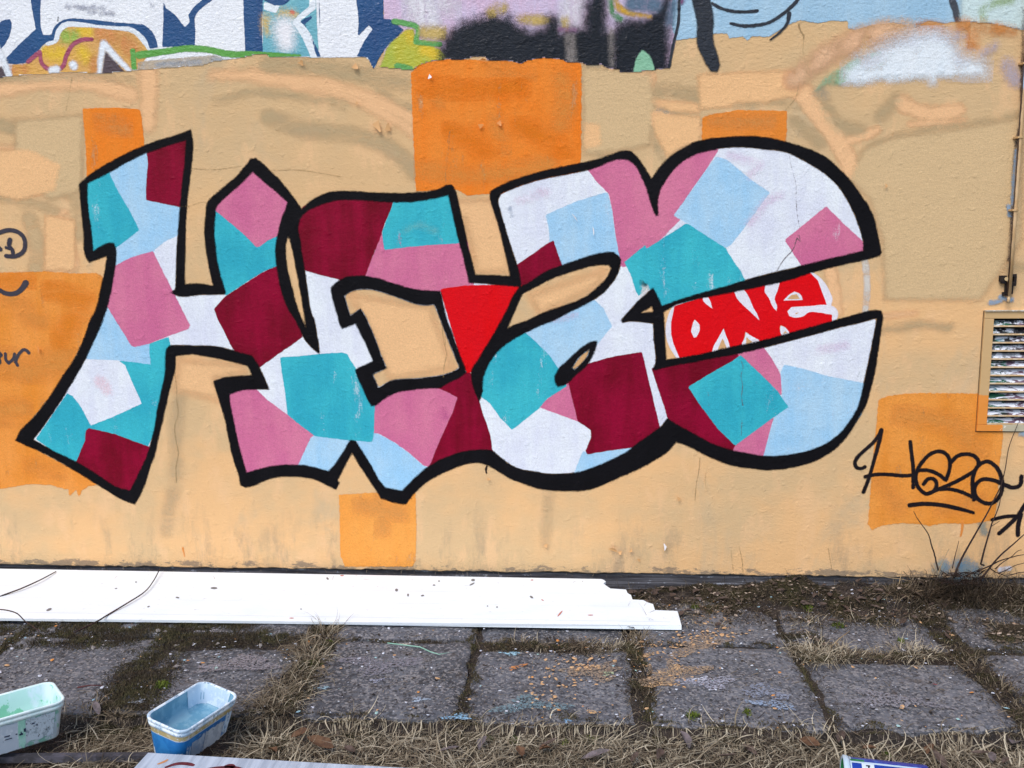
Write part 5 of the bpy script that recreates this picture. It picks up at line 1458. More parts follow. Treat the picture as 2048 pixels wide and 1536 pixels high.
def blades(name, label, roots, length, width, flat, mat, seed, lean=None, curl=1.0, seg=4):
    """many single blades of grass in one mesh: roots (n,3)"""
    r = np.random.default_rng(seed)
    n = len(roots)
    L = length[0] + (length[1] - length[0]) * r.random(n) ** 1.6
    w = (width[0] + (width[1] - width[0]) * r.random(n))
    az = r.random(n) * 2 * np.pi if lean is None else lean + r.normal(0, 0.55, n)
    el = np.radians(flat[0] + (flat[1] - flat[0]) * r.random(n))
    bend = -r.random(n) * curl * 1.6
    side = r.normal(0, 0.7, n) * curl
    P = roots.astype(float).copy()
    V = np.zeros((n, (seg + 1) * 2, 3))
    e, a = el.copy(), az.copy()
    for k_ in range(seg + 1):
        d = np.stack([np.cos(e) * np.cos(a), np.cos(e) * np.sin(a), np.sin(e)], 1)
        sdir = np.stack([-np.sin(a), np.cos(a), 0.35 * np.sin(a * 3)], 1)
        ww = w * (1.0 if k_ == 0 else (1 - (k_ / seg) ** 2 * 0.85))
        V[:, 2 * k_] = P - sdir * ww[:, None]
        V[:, 2 * k_ + 1] = P + sdir * ww[:, None]
        P = P + d * (L / seg)[:, None]
        e = e + bend / seg
        a = a + side / seg
        low = ground_h(P[:, 0], P[:, 1]) + 0.003
        bad = P[:, 2] < low
        e = np.where(bad, np.abs(e) * 0.3, e)
        P[:, 2] = np.maximum(P[:, 2], low)
    vs = V.reshape(-1, 3)
    base = np.arange(n)[:, None, None] * (seg + 1) * 2
    qd = np.array([[2 * k_, 2 * k_ + 1, 2 * k_ + 3, 2 * k_ + 2] for k_ in range(seg)])[None]
    F = (base + qd).reshape(-1, 4)
    me = bpy.data.meshes.new(name)
    me.vertices.add(len(vs)); me.vertices.foreach_set('co', vs.ravel())
    me.loops.add(F.size); me.loops.foreach_set('vertex_index', F.ravel().astype(np.int32))
    me.polygons.add(len(F)); me.polygons.foreach_set('loop_start', (np.arange(len(F)) * 4).astype(np.int32))
    me.update(calc_edges=True)
    tint = np.repeat(r.random(n), (seg + 1) * 2)
    at = me.attributes.new('tint', 'FLOAT', 'POINT'); at.data.foreach_set('value', tint.astype(np.float32))
    me.materials.append(mat)
    o = bpy.data.objects.new(name, me)
    COL.objects.link(o)
    return tag(o, label, kind='stuff')


def scatter(n, x0, x1, y0, y1, seed, clump=0.0, dens=None):
    r = np.random.default_rng(seed)
    x = x0 + (x1 - x0) * r.random(n); y = y0 + (y1 - y0) * r.random(n)
    if dens is not None:
        kp = r.random(n) < dens(x, y)
        x, y = x[kp], y[kp]
    if clump:
        c = np.stack([x0 + (x1 - x0) * r.random(200), y0 + (y1 - y0) * r.random(200)], 1)
        i = r.integers(0, 200, len(x))
        m = r.random(len(x)) < 0.6
        x = np.where(m, c[i, 0] + r.normal(0, clump, len(x)), x)
        y = np.where(m, c[i, 1] + r.normal(0, clump, len(x)), y)
    return x, y


def out_of_things(x, y, pad=0.0):
    """keeps plants out of the tubs, the board and the can"""
    ok = np.ones(len(x), bool)
    for t, l, w in ((bt, .27, .165), (mt, .275, .172)):
        c, s = math.cos(-t.rotation_euler[2]), math.sin(-t.rotation_euler[2])
        dx, dy = x - t.location[0], y - t.location[1]
        u, v = dx * c - dy * s, dx * s + dy * c
        ok &= ~((np.abs(u) < l / 2 + pad) & (np.abs(v) < w / 2 + pad))
    ok &= ~((x > -1.27) & (x < -0.05) & (y < -1.50 - (x + 1.235) * .059 + pad) & (y > -1.84))
    ok &= ~((x > .78 - pad) & (x < 1.05 + pad) & (np.abs(y + 1.57) < .06 + pad))
    return ok


def roots_of(x, y, z=None):
    ok = out_of_things(x, y, 0.01)
    x, y = x[ok], y[ok]
    zz = ground_h(x, y) if z is None else np.full(len(x), z)
    return np.stack([x, y, zz], 1)


# matted dry grass in front of the slabs
GRASS = 'matted dry straw coloured grass in front of the paving slabs'


def gdens(x, y): return np.clip(.25 + 1.1 * sstep(vnoise(x, y, 6, 91), .25, .7), 0, 1) * (1 - .8 * sstep(-x, .95, 1.2))


x, y = scatter(13000, -2.6, 2.6, -2.3, -1.2, 5, 0.05)
blades('dry_grass', GRASS, roots_of(x, y), (.03, .13), (.0008, .0019), (0, 45), STRAW[1], 6, curl=1.6)
x, y = scatter(15000, -2.6, 2.6, -2.3, -1.2, 7, 0.05)
blades('brown_stalks', 'dark brown dead stalks in the matted grass', roots_of(x, y), (.03, .12), (.0008, .002), (0, 40), STRAW[2], 8, curl=1.4)
x, y = scatter(8000, -2.6, 2.6, -2.3, -1.2, 3, 0.035, gdens)
r3 = roots_of(x, y); r3[:, 2] += .006
blades('dry_grass', GRASS, r3, (.04, .16), (.0008, .0027), (0, 40), STRAW[0], 4, curl=1.5, seg=6)


def tuft_grass(centres, n, seed, spread, ln, wd, flat, mat, z=None, label=GRASS, curl=1.6, name='grass_tufts', seg=5):
    """clumps of grass whose blades fall outwards"""
    r = np.random.default_rng(seed)
    R_t, A_t = [], []
    for cx, cy in centres:
        k_ = int(n * (.5 + r.random()))
        d = r.normal(0, spread, (k_, 2))
        R_t.append(np.stack([cx + d[:, 0], cy + d[:, 1]], 1))
        A_t.append(np.arctan2(d[:, 1], d[:, 0]))
    R_t, A_t = np.concatenate(R_t), np.concatenate(A_t)
    ok = out_of_things(R_t[:, 0], R_t[:, 1], .01)
    R_t, A_t = R_t[ok], A_t[ok]
    zz = ground_h(R_t[:, 0], R_t[:, 1]) if z is None else np.full(len(R_t), z)
    return blades(name, label, np.stack([R_t[:, 0], R_t[:, 1], zz], 1), ln, wd, flat, mat, seed + 1, lean=A_t, curl=curl, seg=seg)


tr_ = random.Random(41)
cs = [(tr_.uniform(-1.1, 2.3), tr_.uniform(-1.75, -1.22)) for _ in range(80)]
tuft_grass(cs, 26, 12, .03, (.05, .16), (.0008, .0027), (4, 52), STRAW[0], curl=1.5, seg=6)
cs = [(tr_.uniform(-1.9, 2.3), tr_.uniform(-1.75, -1.2)) for _ in range(85)]
tuft_grass(cs, 26, 14, .035, (.04, .14), (.0008, .0022), (3, 50), STRAW[1], curl=1.4)
x, y = scatter(14000, -2.4, 2.4, -1.9, -1.2, 17, 0.05)
r3 = roots_of(x, y); r3[:, 2] += .012
blades('matted_grass', 'fine matted dead grass lying flat', r3, (.03, .11), (.0004, .0011), (0, 14), STRAW[1], 18, curl=1.1)
x, y = scatter(5000, -2.4, 2.4, -1.9, -1.2, 19, 0.05)
r3 = roots_of(x, y); r3[:, 2] += .018
blades('matted_grass', 'fine matted dead grass lying flat', r3, (.03, .10), (.0004, .0014), (0, 12), STRAW[0], 20, curl=1.1)
# grass hanging over the front edge of the slabs
cs = [(tr_.uniform(-1.05, 2.3), tr_.uniform(-1.24, -1.20)) for _ in range(46)]
tuft_grass(cs, 16, 16, .025, (.05, .13), (.0008, .0024), (10, 60), STRAW[0], label='dry grass leaning over the front edge of the slabs', curl=2.4, seg=6)


# grass in the joints between slabs
def joint(n, x0, x1, y0, y1, seed, ln=(.015, .07), mat=1, lean=None, flat=(5, 60), k=9):
    r = random.Random(seed)
    cs = [(r.uniform(x0, x1), r.uniform(y0, y1)) for _ in range(k)]
    return tuft_grass(cs, n / k * .75, seed, .028, ln, (.0006, .0016), flat, STRAW[mat], z=.035 if y0 > -.2 else .0, label='brown grass growing in the joints between the slabs', curl=1.8, name='joint_grass')


joint(1300, -1.02, -0.91, -1.19, -0.5, 31, (.03, .11), 1, k=16)
joint(420, -1.01, -0.92, -1.19, -0.5, 33, (.04, .14), 0, k=10)
joint(900, -1.03, -0.90, -1.19, -0.5, 35, (.02, .07), 2, k=16)
joint(700, -0.33, 0.27, -0.635, -0.585, 37, (.02, .07), 1, k=12)
joint(600, -0.33, 0.27, -0.635, -0.585, 38, (.02, .05), 2, k=12)
joint(600, 0.245, 0.29, -1.19, -0.5, 39, (.015, .05), 2, k=12)
joint(260, 0.245, 0.29, -1.19, -0.45, 41, (.02, .08), 1, k=8)
joint(260, 0.865, 0.885, -1.1, -0.66, 43, (.01, .04), 2, k=8)
joint(1100, 0.88, 1.45, -0.67, -0.58, 45, (.03, .10), 0, k=14)
joint(400, 0.4, 2.0, -0.42, -0.2, 58, (.03, .09), 0, k=12)
joint(260, -0.3, .27, -.63, -.59, 59, (.02, .07), 0, k=9)
joint(600, 0.86, 1.5, -0.68, -0.58, 47, (.02, .06), 1, k=12)
joint(500, 0.86, 1.5, -0.68, -0.58, 48, (.02, .05), 2, k=12)
joint(800, 1.45, 1.56, -1.2, -0.6, 49, (.02, .07), 2, k=14)
joint(420, 1.46, 1.56, -1.2, -0.7, 50, (.03, .08), 1, k=10)
joint(420, -1.6, -1.5, -1.2, -0.75, 51, (.015, .06), 2, k=10)
joint(500, 0.24, 0.30, -0.56, -0.45, 52, (.02, .06), 1, k=5)
joint(500, -2.0, -1.05, -1.25, -1.17, 54, (.02, .07), 1, k=14)
joint(300, 1.7, 2.3, -1.22, -0.9, 55, (.03, .08), 0, k=8)
joint(1900, 1.5, 1.95, -.16, -.02, 56, (.06, .20), 2, flat=(10, 80), k=16)
joint(600, 1.4, 2.0, -.18, -.02, 57, (.05, .16), 1, flat=(10, 70), k=12)


# moss and leaf mould
def moss_mat():
    m, t, bs = new_mat('moss')
    co = t.coord()
    a = t.noise(co, 9.0, 4.0, .65)
    c = t.mix(t.ramp(a, .38, .62), raw('#41372a'), raw('#4a4529'))
    c = t.mix(t.ramp(t.noise(co, 70.0, 3.0, .7), .52, .7), c, raw('#6b5a42'))
    t.l.new(c, bs.inputs['Base Color'])
    bs.inputs['Roughness'].default_value = 1.0
    return m


MOSS = moss_mat()


def tufts(name, label, fx, n, x0, x1, y0, y1, seed, hmax=.018, mat=None, w=.0016):
    """moss as thousands of tiny upright triangles following a density function"""
    r = np.random.default_rng(seed)
    x = x0 + (x1 - x0) * r.random(n); y = y0 + (y1 - y0) * r.random(n)
    d = fx(x, y)
    kp = (r.random(n) < d) & out_of_things(x, y)
    x, y, d = x[kp], y[kp], d[kp]
    n = len(x)
    h = hmax * (0.3 + 0.7 * r.random(n)) * (.5 + .5 * d)
    z = np.maximum(ground_h(x, y), np.where(y > -1.18, 0.0, -1)) + np.where((y > -.26) & (x > .2), bank_h(x, y), 0) - .003 + 0.012 * d * vnoise(x, y, 25, seed)
    a = r.random(n) * 2 * np.pi
    dx, dy = np.cos(a) * w * 1.3, np.sin(a) * w * 1.3
    V = np.zeros((n, 3, 3))
    V[:, 0] = np.stack([x - dx, y - dy, z], 1)
    V[:, 1] = np.stack([x + dx, y + dy, z], 1)
    V[:, 2] = np.stack([x + r.normal(0, .5, n) * h, y + r.normal(0, .5, n) * h, z + h], 1)
    me = bpy.data.meshes.new(name)
    me.vertices.add(3 * n); me.vertices.foreach_set('co', V.ravel())
    me.loops.add(3 * n); me.loops.foreach_set('vertex_index', np.arange(3 * n, dtype=np.int32))
    me.polygons.add(n); me.polygons.foreach_set('loop_start', (np.arange(n) * 3).astype(np.int32))
    me.update(calc_edges=True)
    me.materials.append(mat or MOSS)
    o = bpy.data.objects.new(name, me)
    COL.objects.link(o)
    return tag(o, label, kind='stuff')


def bank_h(x, y):
    x, y = np.asarray(x, float), np.asarray(y, float)
    hx = .35 * sstep(x, .2, .6) + .65 * sstep(x, .7, 1.0) - .55 * sstep(x, 1.9, 2.1)
    return hx * sstep(y, -.24, -.03) * .055 * (.35 + 1.1 * vnoise(x, y, 7, 95) + .4 * (vnoise(x, y, 23, 96) - .5))


bxs, bys = np.arange(.2, 3.2, .015), np.arange(-.26, .018, .012)
BX, BY = np.meshgrid(bxs, bys)
BZ = bank_h(BX, BY) - .002 - .01 * (BY < -.25)
nb = len(bxs)
tag(mesh_obj('soil_bank', np.stack([BX.ravel(), BY.ravel(), BZ.ravel()], 1), [(j * nb + i, j * nb + i + 1, (j + 1) * nb + i + 1, (j + 1) * nb + i) for j in range(len(bys) - 1) for i in range(nb - 1)], SOIL, smooth=True), 'low bank of soil and leaf mould against the foot of the wall', kind='structure')


def moss_left(x, y):
    n_ = vnoise(x, y, 5, 21) * .6 + vnoise(x, y, 14, 22) * .4
    edge_ = -0.62 - 0.12 * np.clip((-x - 1.0) / 1.2, 0, 1)
    d = sstep(y, edge_ - .06, edge_ + .06) * sstep(-x, 0.93, 1.02)
    d2 = sstep(np.abs(x + 1.53 + .2 * (y + .9)), .16, .05) * sstep(-y, .6, .7)
    return np.clip(np.maximum(d, d2) * sstep(n_, .22, .5), 0, 1)


def moss_right(x, y):
    n_ = vnoise(x, y, 4.5, 31) * .6 + vnoise(x, y, 13, 32) * .4
    d = sstep(y, -.40, -.16) * sstep(x, .2, .45)
    d = np.maximum(d, sstep(np.hypot((x - 1.75) / 1.5, (y + .33)), .28, .08))
    d = np.maximum(d, .8 * sstep(np.hypot((x - .93), (y + .42) / 2), .13, .05))
    return np.clip(d * sstep(n_, .28, .55), 0, 1)


tufts('moss', 'dark brown green moss spreading over the slabs at the left', moss_left, 150000, -2.7, -.9, -1.3, -.3, 61, .014)
tufts('moss', 'dark moss and leaf mould along the foot of the wall at the right', moss_right, 330000, .2, 2.7, -.6, .015, 63, .016)
def moss_joint(x, y):
    wob = (vnoise(x, y, 9, 51) - .5) * .07 + (vnoise(x, y, 27, 54) - .5) * .03
    n_ = vnoise(x, y, 16, 52) * .6 + vnoise(x, y, 40, 53) * .4
    d = np.zeros(len(x))
    for jx, ww in ((-2.17, .02), (-.345, .012), (.262, .024), (.867, .012), (1.49, .042), (-.95, .06)):
        d = np.maximum(d, sstep(-np.abs(x - jx + wob), -ww - .02, -ww + .012) * (y < -.42 if jx > -.5 else y < -.3))
    for x0, x1, yy, ww in ((-.34, .27, -.605, .034), (.86, 1.55, -.63, .042), (.27, .86, -.58, .012), (-.9, -.35, -.58, .01), (1.5, 2.4, -.59, .03)):
        d = np.maximum(d, sstep(-np.abs(y - yy + wob), -ww - .02, -ww + .012) * (x > x0) * (x < x1))
    d = np.maximum(d, .85 * sstep(-np.abs(y + 1.2 + wob), -.05, -.02))
    d = np.maximum(d, .8 * sstep(-x, .95, 1.15) * sstep(-y, 1.14, 1.2))
    return np.clip(d * sstep(n_, .3, .6), 0, 1)


tufts('moss', 'brown moss and dirt filling the joints between the slabs', moss_joint, 420000, -2.4, 2.4, -1.55, -.3, 62, .013)
GRN = simple_mat('green_sprout', '#4b5a1c', .8, var='#6f7a2a', scale=30)


def sprout(x, y):
    d = np.zeros(len(x))
    for cx, cy, rr in ((-.25, -1.22, .03), (-.16, -1.225, .03), (.08, -1.22, .025), (.0, -1.235, .02), (1.1, -.36, .03), (1.02, -.19, .03), (.55, -.2, .03), (1.3, -.5, .02), (-1.42, -1.0, .04), (1.0, -1.26, .02), (-.93, -.8, .04), (-.92, -.62, .03), (.6, -1.1, .02), (.42, -1.13, .03)):
        d = np.maximum(d, sstep(np.hypot(x - cx, y - cy), rr, rr * .4))
    return d


tufts('green_sprouts', 'small green sprouts between the slabs and the grass', sprout, 260000, -1.6, 1.6, -1.3, -.1, 65, .016, GRN, .0022)

# chips of paint, grit and pebbles on the slabs
def chips(name, label, n, mat, fx, size, seed, x0=-2.4, x1=2.4, y0=-1.19, y1=-.05, z=0.006, thick=0.3):
    r = np.random.default_rng(seed)
    x = x0 + (x1 - x0) * r.random(n * 40); y = y0 + (y1 - y0) * r.random(n * 40)
    kp = (r.random(len(x)) < fx(x, y)) & out_of_things(x, y, .01)
    x, y = x[kp][:n], y[kp][:n]
    n = len(x)
    s = size[0] + (size[1] - size[0]) * r.random(n) ** 2.5
    vs, fs = [], []
    for i in range(n):
        k0 = len(vs)
        m_ = 5 + int(r.integers(0, 3))
        a0 = r.random() * 6.28
        st = .55 + .6 * r.random()
        zb = z + (float(bank_h(x[i], y[i])) if y[i] > -.26 and x[i] > .2 else 0) if y[i] > -1.185 else float(ground_h(x[i], y[i])) + .012
        tl_ = r.normal(0, .15, 2)
        for k_ in range(m_):
            a = 6.283 * k_ / m_
            rr = s[i] * (.6 + .6 * r.random())
            px, py = rr * math.cos(a), rr * st * math.sin(a)
            px, py = px * math.cos(a0) - py * math.sin(a0), px * math.sin(a0) + py * math.cos(a0)
            vs.append((x[i] + px, y[i] + py, zb + tl_[0] * px + tl_[1] * py))
        vs.append((x[i], y[i], zb + s[i] * thick))
        for k_ in range(m_): fs.append((k0 + k_, k0 + (k_ + 1) % m_, k0 + m_))
    return tag(mesh_obj(name, vs, fs, mat), label, kind='stuff')


def pc_peach(x, y):
    d = sstep(np.abs(y + .62 - .55 * (x - .38)), .16, .0) * sstep(x, .22, .32) * sstep(-x, -.75, -.55)
    d = np.maximum(d, .9 * sstep(np.hypot(x - .36, (y + .86) * 1.4), .17, .02))
    d = np.maximum(d, .5 * sstep(np.hypot(x - .02, (y + .82)), .2, .02))
    d = np.maximum(d, .35 * sstep(np.hypot(x + .05, (y + 1.0)), .16, .03))
    d = np.maximum(d, .35 * sstep(np.hypot(x - .6, (y + .35)), .22, .05))
    return np.clip(d + .012, 0, 1)


def pc_any(x, y): return np.clip(.18 + .5 * sstep(vnoise(x, y, 3, 77), .4, .8), 0, 1)


FL = lambda n, c, v: simple_mat(n, c, .85, var=v, scale=60)
chips('paint_flakes', 'peach paint flakes fallen from the wall onto the slabs', 640, FL('peach_flakes', '#c09468', '#d0aa80'), pc_peach, (.002, .011), 71)
chips('paint_flakes', 'orange paint flakes on the slabs', 60, FL('orange_flakes', '#c8813f', '#d69a5a'), lambda x, y: .05 + .95 * sstep(np.hypot(x + .17, y + .86), .12, .02), (.003, .013), 72)
chips('white_grit', 'white paint chips and grit scattered over the slabs', 1500, FL('white_grit', '#b9b9c2', '#d0d2d8'), pc_any, (.0015, .0075), 73)
chips('grey_grit', 'grey grit scattered over the slabs', 1500, FL('grey_grit', '#6d686c', '#8d888c'), pc_any, (.0015, .006), 74)
chips('dark_grit', 'dark crumbs of soil and bark on the slabs', 2200, FL('dark_crumbs', '#1e1916', '#352a20'), pc_any, (.002, .008), 75)
chips('paint_flakes', 'pale blue and mint paint flakes on the slabs', 160, FL('blue_flakes', '#8fb0c2', '#a5c4b8'), pc_any, (.002, .010), 76)
chips('pebbles', 'small stones in the soil at the left', 160, FL('pebbles', '#7c7470', '#8f8880'), lambda x, y: .9 * moss_left(x, y) + .05, (.004, .014), 77, x0=-2.6, x1=-.95, thick=.5)

# dry bits of straw and needles lying about on the slabs
x, y = scatter(2600, -2.4, 2.4, -1.19, -.1, 121, 0.06, lambda x, y: np.clip(.15 + sstep(vnoise(x, y, 4, 123), .4, .75), 0, 1))
blades('straw_bits', 'bits of dry straw lying on the slabs', np.stack([x, y, np.full(len(x), .007)], 1), (.008, .045), (.0005, .0012), (0, 6), STRAW[1], 122, curl=.8, seg=3)
x, y = scatter(2600, -2.4, 2.4, -1.19, -.1, 124, 0.06, lambda x, y: np.clip(.15 + sstep(vnoise(x, y, 4, 126), .4, .75), 0, 1))
blades('straw_bits', 'bits of dry straw lying on the slabs', np.stack([x, y, np.full(len(x), .006)], 1), (.006, .035), (.0006, .0013), (0, 6), STRAW[2], 125, curl=.8, seg=3)

# paint spilt on the slabs
def splat(name, x, y, rx, ry, mat, seed, rot=0.0, z=.0065):
    r = random.Random(seed)
    n = 26
    vs = []
    for i in range(n):
        a = 2 * math.pi * i / n
        k_ = 1 + .35 * math.sin(3 * a + seed) + r.uniform(-.35, .35)
        px, py = rx * k_ * math.cos(a), ry * k_ * math.sin(a)
        vs.append((x + px * math.cos(rot) - py * math.sin(rot), y + px * math.sin(rot) + py * math.cos(rot), z + r.uniform(-.0008, .0008)))
    vs.append((x, y, z + .0015))
    return vs, [(i, (i + 1) % n, n) for i in range(n)]


def spill_mat(name, c, v):
    m, t, bs = new_mat(name)
    co = t.node('ShaderNodeNewGeometry').outputs['Position']
    n = t.noise(co, 70.0, 4.0, .75)
    t.l.new(t.mix(t.ramp(n, .4, .65), raw(c), raw(v)), bs.inputs['Base Color'])
    t.l.new(t.ramp(t.noise(co, 110.0, 4.0, .75), .46, .54), bs.inputs['Alpha'])
    bs.inputs['Roughness'].default_value = .8
    return m


for i, (px, py, rx, ry, c, v, rot) in enumerate([(1345, 1345, .12, .07, '#96806a', '#a99174', .5), (1400, 1290, .13, .05, '#8f7d6c', '#a38d76', .7), (1190, 1345, .10, .06, '#8d7a68', '#9f8a72', .1), (1420, 1365, .09, .04, '#9494a0', '#a6a6b0', .2), (760, 1330, .12, .07, '#77747c', '#86838a', .2), (1780, 1400, .15, .06, '#7d7a80', '#8b888c', -.2), (1530, 1385, .08, .05, '#7c8190', '#8c92a0', -.2), (480, 1330, .12, .06, '#7c767a', '#8b8588', .2), (1350, 1340, .05, .035, '#c39a6c', '#d5b389', .6), (1400, 1360, .04, .022, '#b6b8c6', '#d2d4dc', .2), (1178, 1335, .03, .026, '#c79a6c', '#d8b48a', 0), (1215, 1348, .022, .018, '#9fae8a', '#b3bd98', .3), (1035, 1335, .035, .012, '#c07a3e', '#d08d4e', .7), (1055, 1410, .11, .05, '#5f7880', '#73878c', .2),
                                                    (915, 1435, .04, .02, '#7ba7c4', '#9cc0d6', .2), (1022, 1308, .04, .014, '#88b4c6', '#a9cbd6', 0), (810, 1289, .02, .010, '#b5ae98', '#c6c0ae', 0), (755, 1362, .03, .013, '#9b9cb0', '#b2b4c4', .3), (840, 1400, .03, .015, '#95a4b4', '#aab6c4', .2), (1320, 1370, .05, .02, '#b99368', '#ceac82', .2),
                                                    (1550, 1410, .07, .03, '#7d8ea6', '#99a8bb', -.2), (645, 1377, .03, .010, '#7d9aa6', '#97b0b8', .2), (1300, 1310, .05, .02, '#bd9468', '#d0ae84', .8), (1135, 1443, .014, .01, '#7aa5c6', '#7aa5c6', 0), (1185, 1425, .02, .01, '#c0925c', '#d0aa78', 0), (1870, 1370, .012, .006, '#8a4444', '#7c3c3c', 0), (420, 1262, .05, .02, '#8d8a90', '#a4a0a4', .1), (275, 1405, .025, .012, '#a9b2be', '#c0c6ce', .3)]):
    (gx, gy, _), = on_level([(px, py)], .004)
    vs, fs = splat('x', gx, gy, rx, ry, None, i + 3, rot)
    o = mesh_obj('paint_spill', vs, fs, spill_mat('spilt_paint', c, v), pavement, smooth=True)

# thin drip line of mint paint
mb = MB()
pts = [tuple(on_level([p], .008)[0]) for p in ((775, 1286), (800, 1289), (840, 1294), (862, 1304), (878, 1309), (905, 1305))]
mb.tube(pts, .0022, 5)
mb.build('mint_drip', simple_mat('mint_drip', '#8fb9a4', .6), pavement)

# dead leaves
LEAFM = [simple_mat('dead_leaf_brown', '#4d3f36', .8, var='#62524a', scale=60), simple_mat('dead_leaf_grey', '#5e5654', .8, var='#75696a', scale=60), simple_mat('dead_leaf_rust', '#563d2c', .8, var='#6d5039', scale=60)]


def leaf_mesh(seed, L, Wd):
    r = random.Random(seed)
    n, mcr = 7, 2
    vs, fs = [], []
    c1, c2 = r.uniform(-.5, .9), r.uniform(.2, 1.1)
    for i in range(n + 1):
        u = i / n
        w = Wd * math.sin(math.pi * min(1, u * .97 + .02)) ** .75 * (1 - .25 * u) + .0004
        zc_ = L * .25 * c1 * (u - .5) ** 2 * 2
        for k_ in (-1, -.5, 0, .5, 1):
            jag_ = 1 + (r.uniform(-.18, .18) if abs(k_) == 1 else 0)
            vs.append((L * (u - .5), w * k_ * jag_, zc_ + abs(k_) ** 1.5 * w * c2 * .7 + r.uniform(-.001, .001)))
    for i in range(n):
        for k_ in range(4):
            a = i * 5 + k_
            fs.append((a, a + 1, a + 6, a + 5))
    me = bpy.data.meshes.new('dead_leaf')
    me.from_pydata(vs, [], fs)
    me.polygons.foreach_set('use_smooth', [True] * len(me.polygons))
    return me


LEAVES = []
for s in range(9):
    me = leaf_mesh(s, .05 + .012 * (s % 4), .012 + .004 * (s % 3))
    me.materials.append(LEAFM[s % 3])
    LEAVES.append(me)
lr = random.Random(99)


def put_leaf(x, y, label, group, sc=1.0, k_=0):
    me = LEAVES[k_]
    o = bpy.data.objects.new('dead_leaf', me)
    COL.objects.link(o)
    z = .012 if y > -1.18 else float(ground_h(x, y)) + .028
    o.location = (x, y, z + lr.uniform(0, .01))
    o.rotation_euler = (lr.uniform(-.35, .35), lr.uniform(-.3, .3), lr.uniform(0, 6.28))
    o.scale = (sc,) * 3
    return tag(o, label, 'dead leaf', group)


GL1 = 'dead leaves in the matted grass'
for px, py in [(1098, 1490), (1270, 1520), (1320, 1510), (1190, 1510), (965, 1488), (1090, 1497), (600, 1470), (640, 1490), (1455, 1515), (1860, 1500), (1985, 1515), (2010, 1530), (1960, 1505), (1880, 1520), (1740, 1497), (1500, 1500), (430, 1480), (545, 1500), (900, 1500), (1040, 1505), (1370, 1480), (1620, 1490), (1680, 1480), (195, 1435), (55, 1500), (490, 1472), (2030, 1480), (700, 1500)]:
    (x, y, _), = on_level([(px, py)], -.02)
    if out_of_things(np.array([x]), np.array([y]), .02)[0]:
        k_ = lr.randrange(9)
        zone = 'beside the two paint tubs' if px < 560 else 'just behind the painted board' if px < 880 else 'below the middle paving slabs' if px < 1250 else 'left of the blue can' if px < 1650 else 'right of the blue can'
        put_leaf(x, y, 'curled %s dead leaf in the matted grass %s' % (('brown', 'grey', 'rust brown')[k_ % 3], zone), GL1, lr.uniform(.7, 1.25), k_)
by_label = {}
for o in [o for o in COL.objects if o.get('group') == GL1]: by_label.setdefault(o['label'], []).append(o)
for lb, os_ in by_label.items():
    if len(os_) > 1:
        os_.sort(key=lambda o: o.location.x - o.location.y * .2)
        for i, o in enumerate(os_): o['label'] = lb.replace('curled', ('leftmost', 'second from left' if len(os_) > 2 else 'rightmost', 'third from left' if len(os_) > 3 else 'rightmost', 'rightmost', 'far right')[min(i, 4)] + ' curled')
vs, fs = [], []
for i in range(90):
    x, y = lr.uniform(.22, 2.2), -abs(lr.gauss(0.0, .17)) - .03
    if y < -.55: continue
    me = LEAVES[lr.randrange(9)]
    M_ = Matrix.Translation((x, y, .012 + float(bank_h(x, y)) + lr.uniform(0, .012))) @ Matrix.Rotation(lr.uniform(0, 6.28), 4, 'Z') @ Matrix.Rotation(lr.uniform(-.4, .4), 4, 'X') @ Matrix.Scale(lr.uniform(.35, .85), 4)
    k0 = len(vs)
    vs += [tuple(M_ @ v.co) for v in me.vertices]
    fs += [tuple(k0 + q_ for q_ in f.vertices) for f in me.polygons]
tag(mesh_obj('dead_leaf_litter', vs, fs, LEAFM[0], smooth=True), 'small dead leaves heaped along the foot of the wall at the right', kind='stuff')


def litter_d(x, y): return np.clip(moss_right(x, y) * 1.2, 0, 1)


chips('leaf_litter', 'crumbled brown leaf litter along the foot of the wall', 2000, FL('leaf_litter', '#463c31', '#6d6052'), litter_d, (.003, .013), 81, x0=.2, x1=2.6, y0=-.6, y1=.0, z=.014, thick=.25)
chips('leaf_litter', 'pale scraps of leaf and paint along the foot of the wall', 420, FL('pale_scraps', '#9a8878', '#b7a696'), litter_d, (.003, .010), 82, x0=.2, x1=2.6, y0=-.6, y1=.0, z=.018, thick=.25)
x, y = scatter(2600, .25, 2.4, -.4, .01, 83, .05)
blades('dry_grass', 'dry grass and fine twigs along the foot of the wall', np.stack([x, y, .008 + bank_h(x, y)], 1), (.02, .10), (.0006, .0013), (3, 55), STRAW[2], 84)
x, y = scatter(700, .25, 2.4, -.4, .01, 85, .05)
blades('dry_grass', 'dry grass and fine twigs along the foot of the wall', np.stack([x, y, .010 + bank_h(x, y)], 1), (.03, .11), (.0006, .0012), (3, 50), STRAW[1], 86)
x, y = scatter(260, -2.4, .3, -.012, .012, 87, .05)
blades('dry_grass', 'wisps of dry grass caught between panel and wall', np.stack([x, y, np.full(len(x), .066)], 1), (.01, .04), (.0005, .0010), (10, 75), STRAW[1], 88)

# bare shrub at the right
bush = tag(empty('bare_shrub', (1.70, -.06, .02)), 'bare leafless shrub with thin dark twigs at the foot of the wall', 'shrub')
TW = simple_mat('dark_twig', '#2a1f1b', .8, var='#3d2c25', scale=60)
BO = np.array(bush.location)


def wpt(px, py, d): 
    w_ = on_wall([(px, py)], -d)[0]
    return np.array([w_[0], -d, w_[1]])


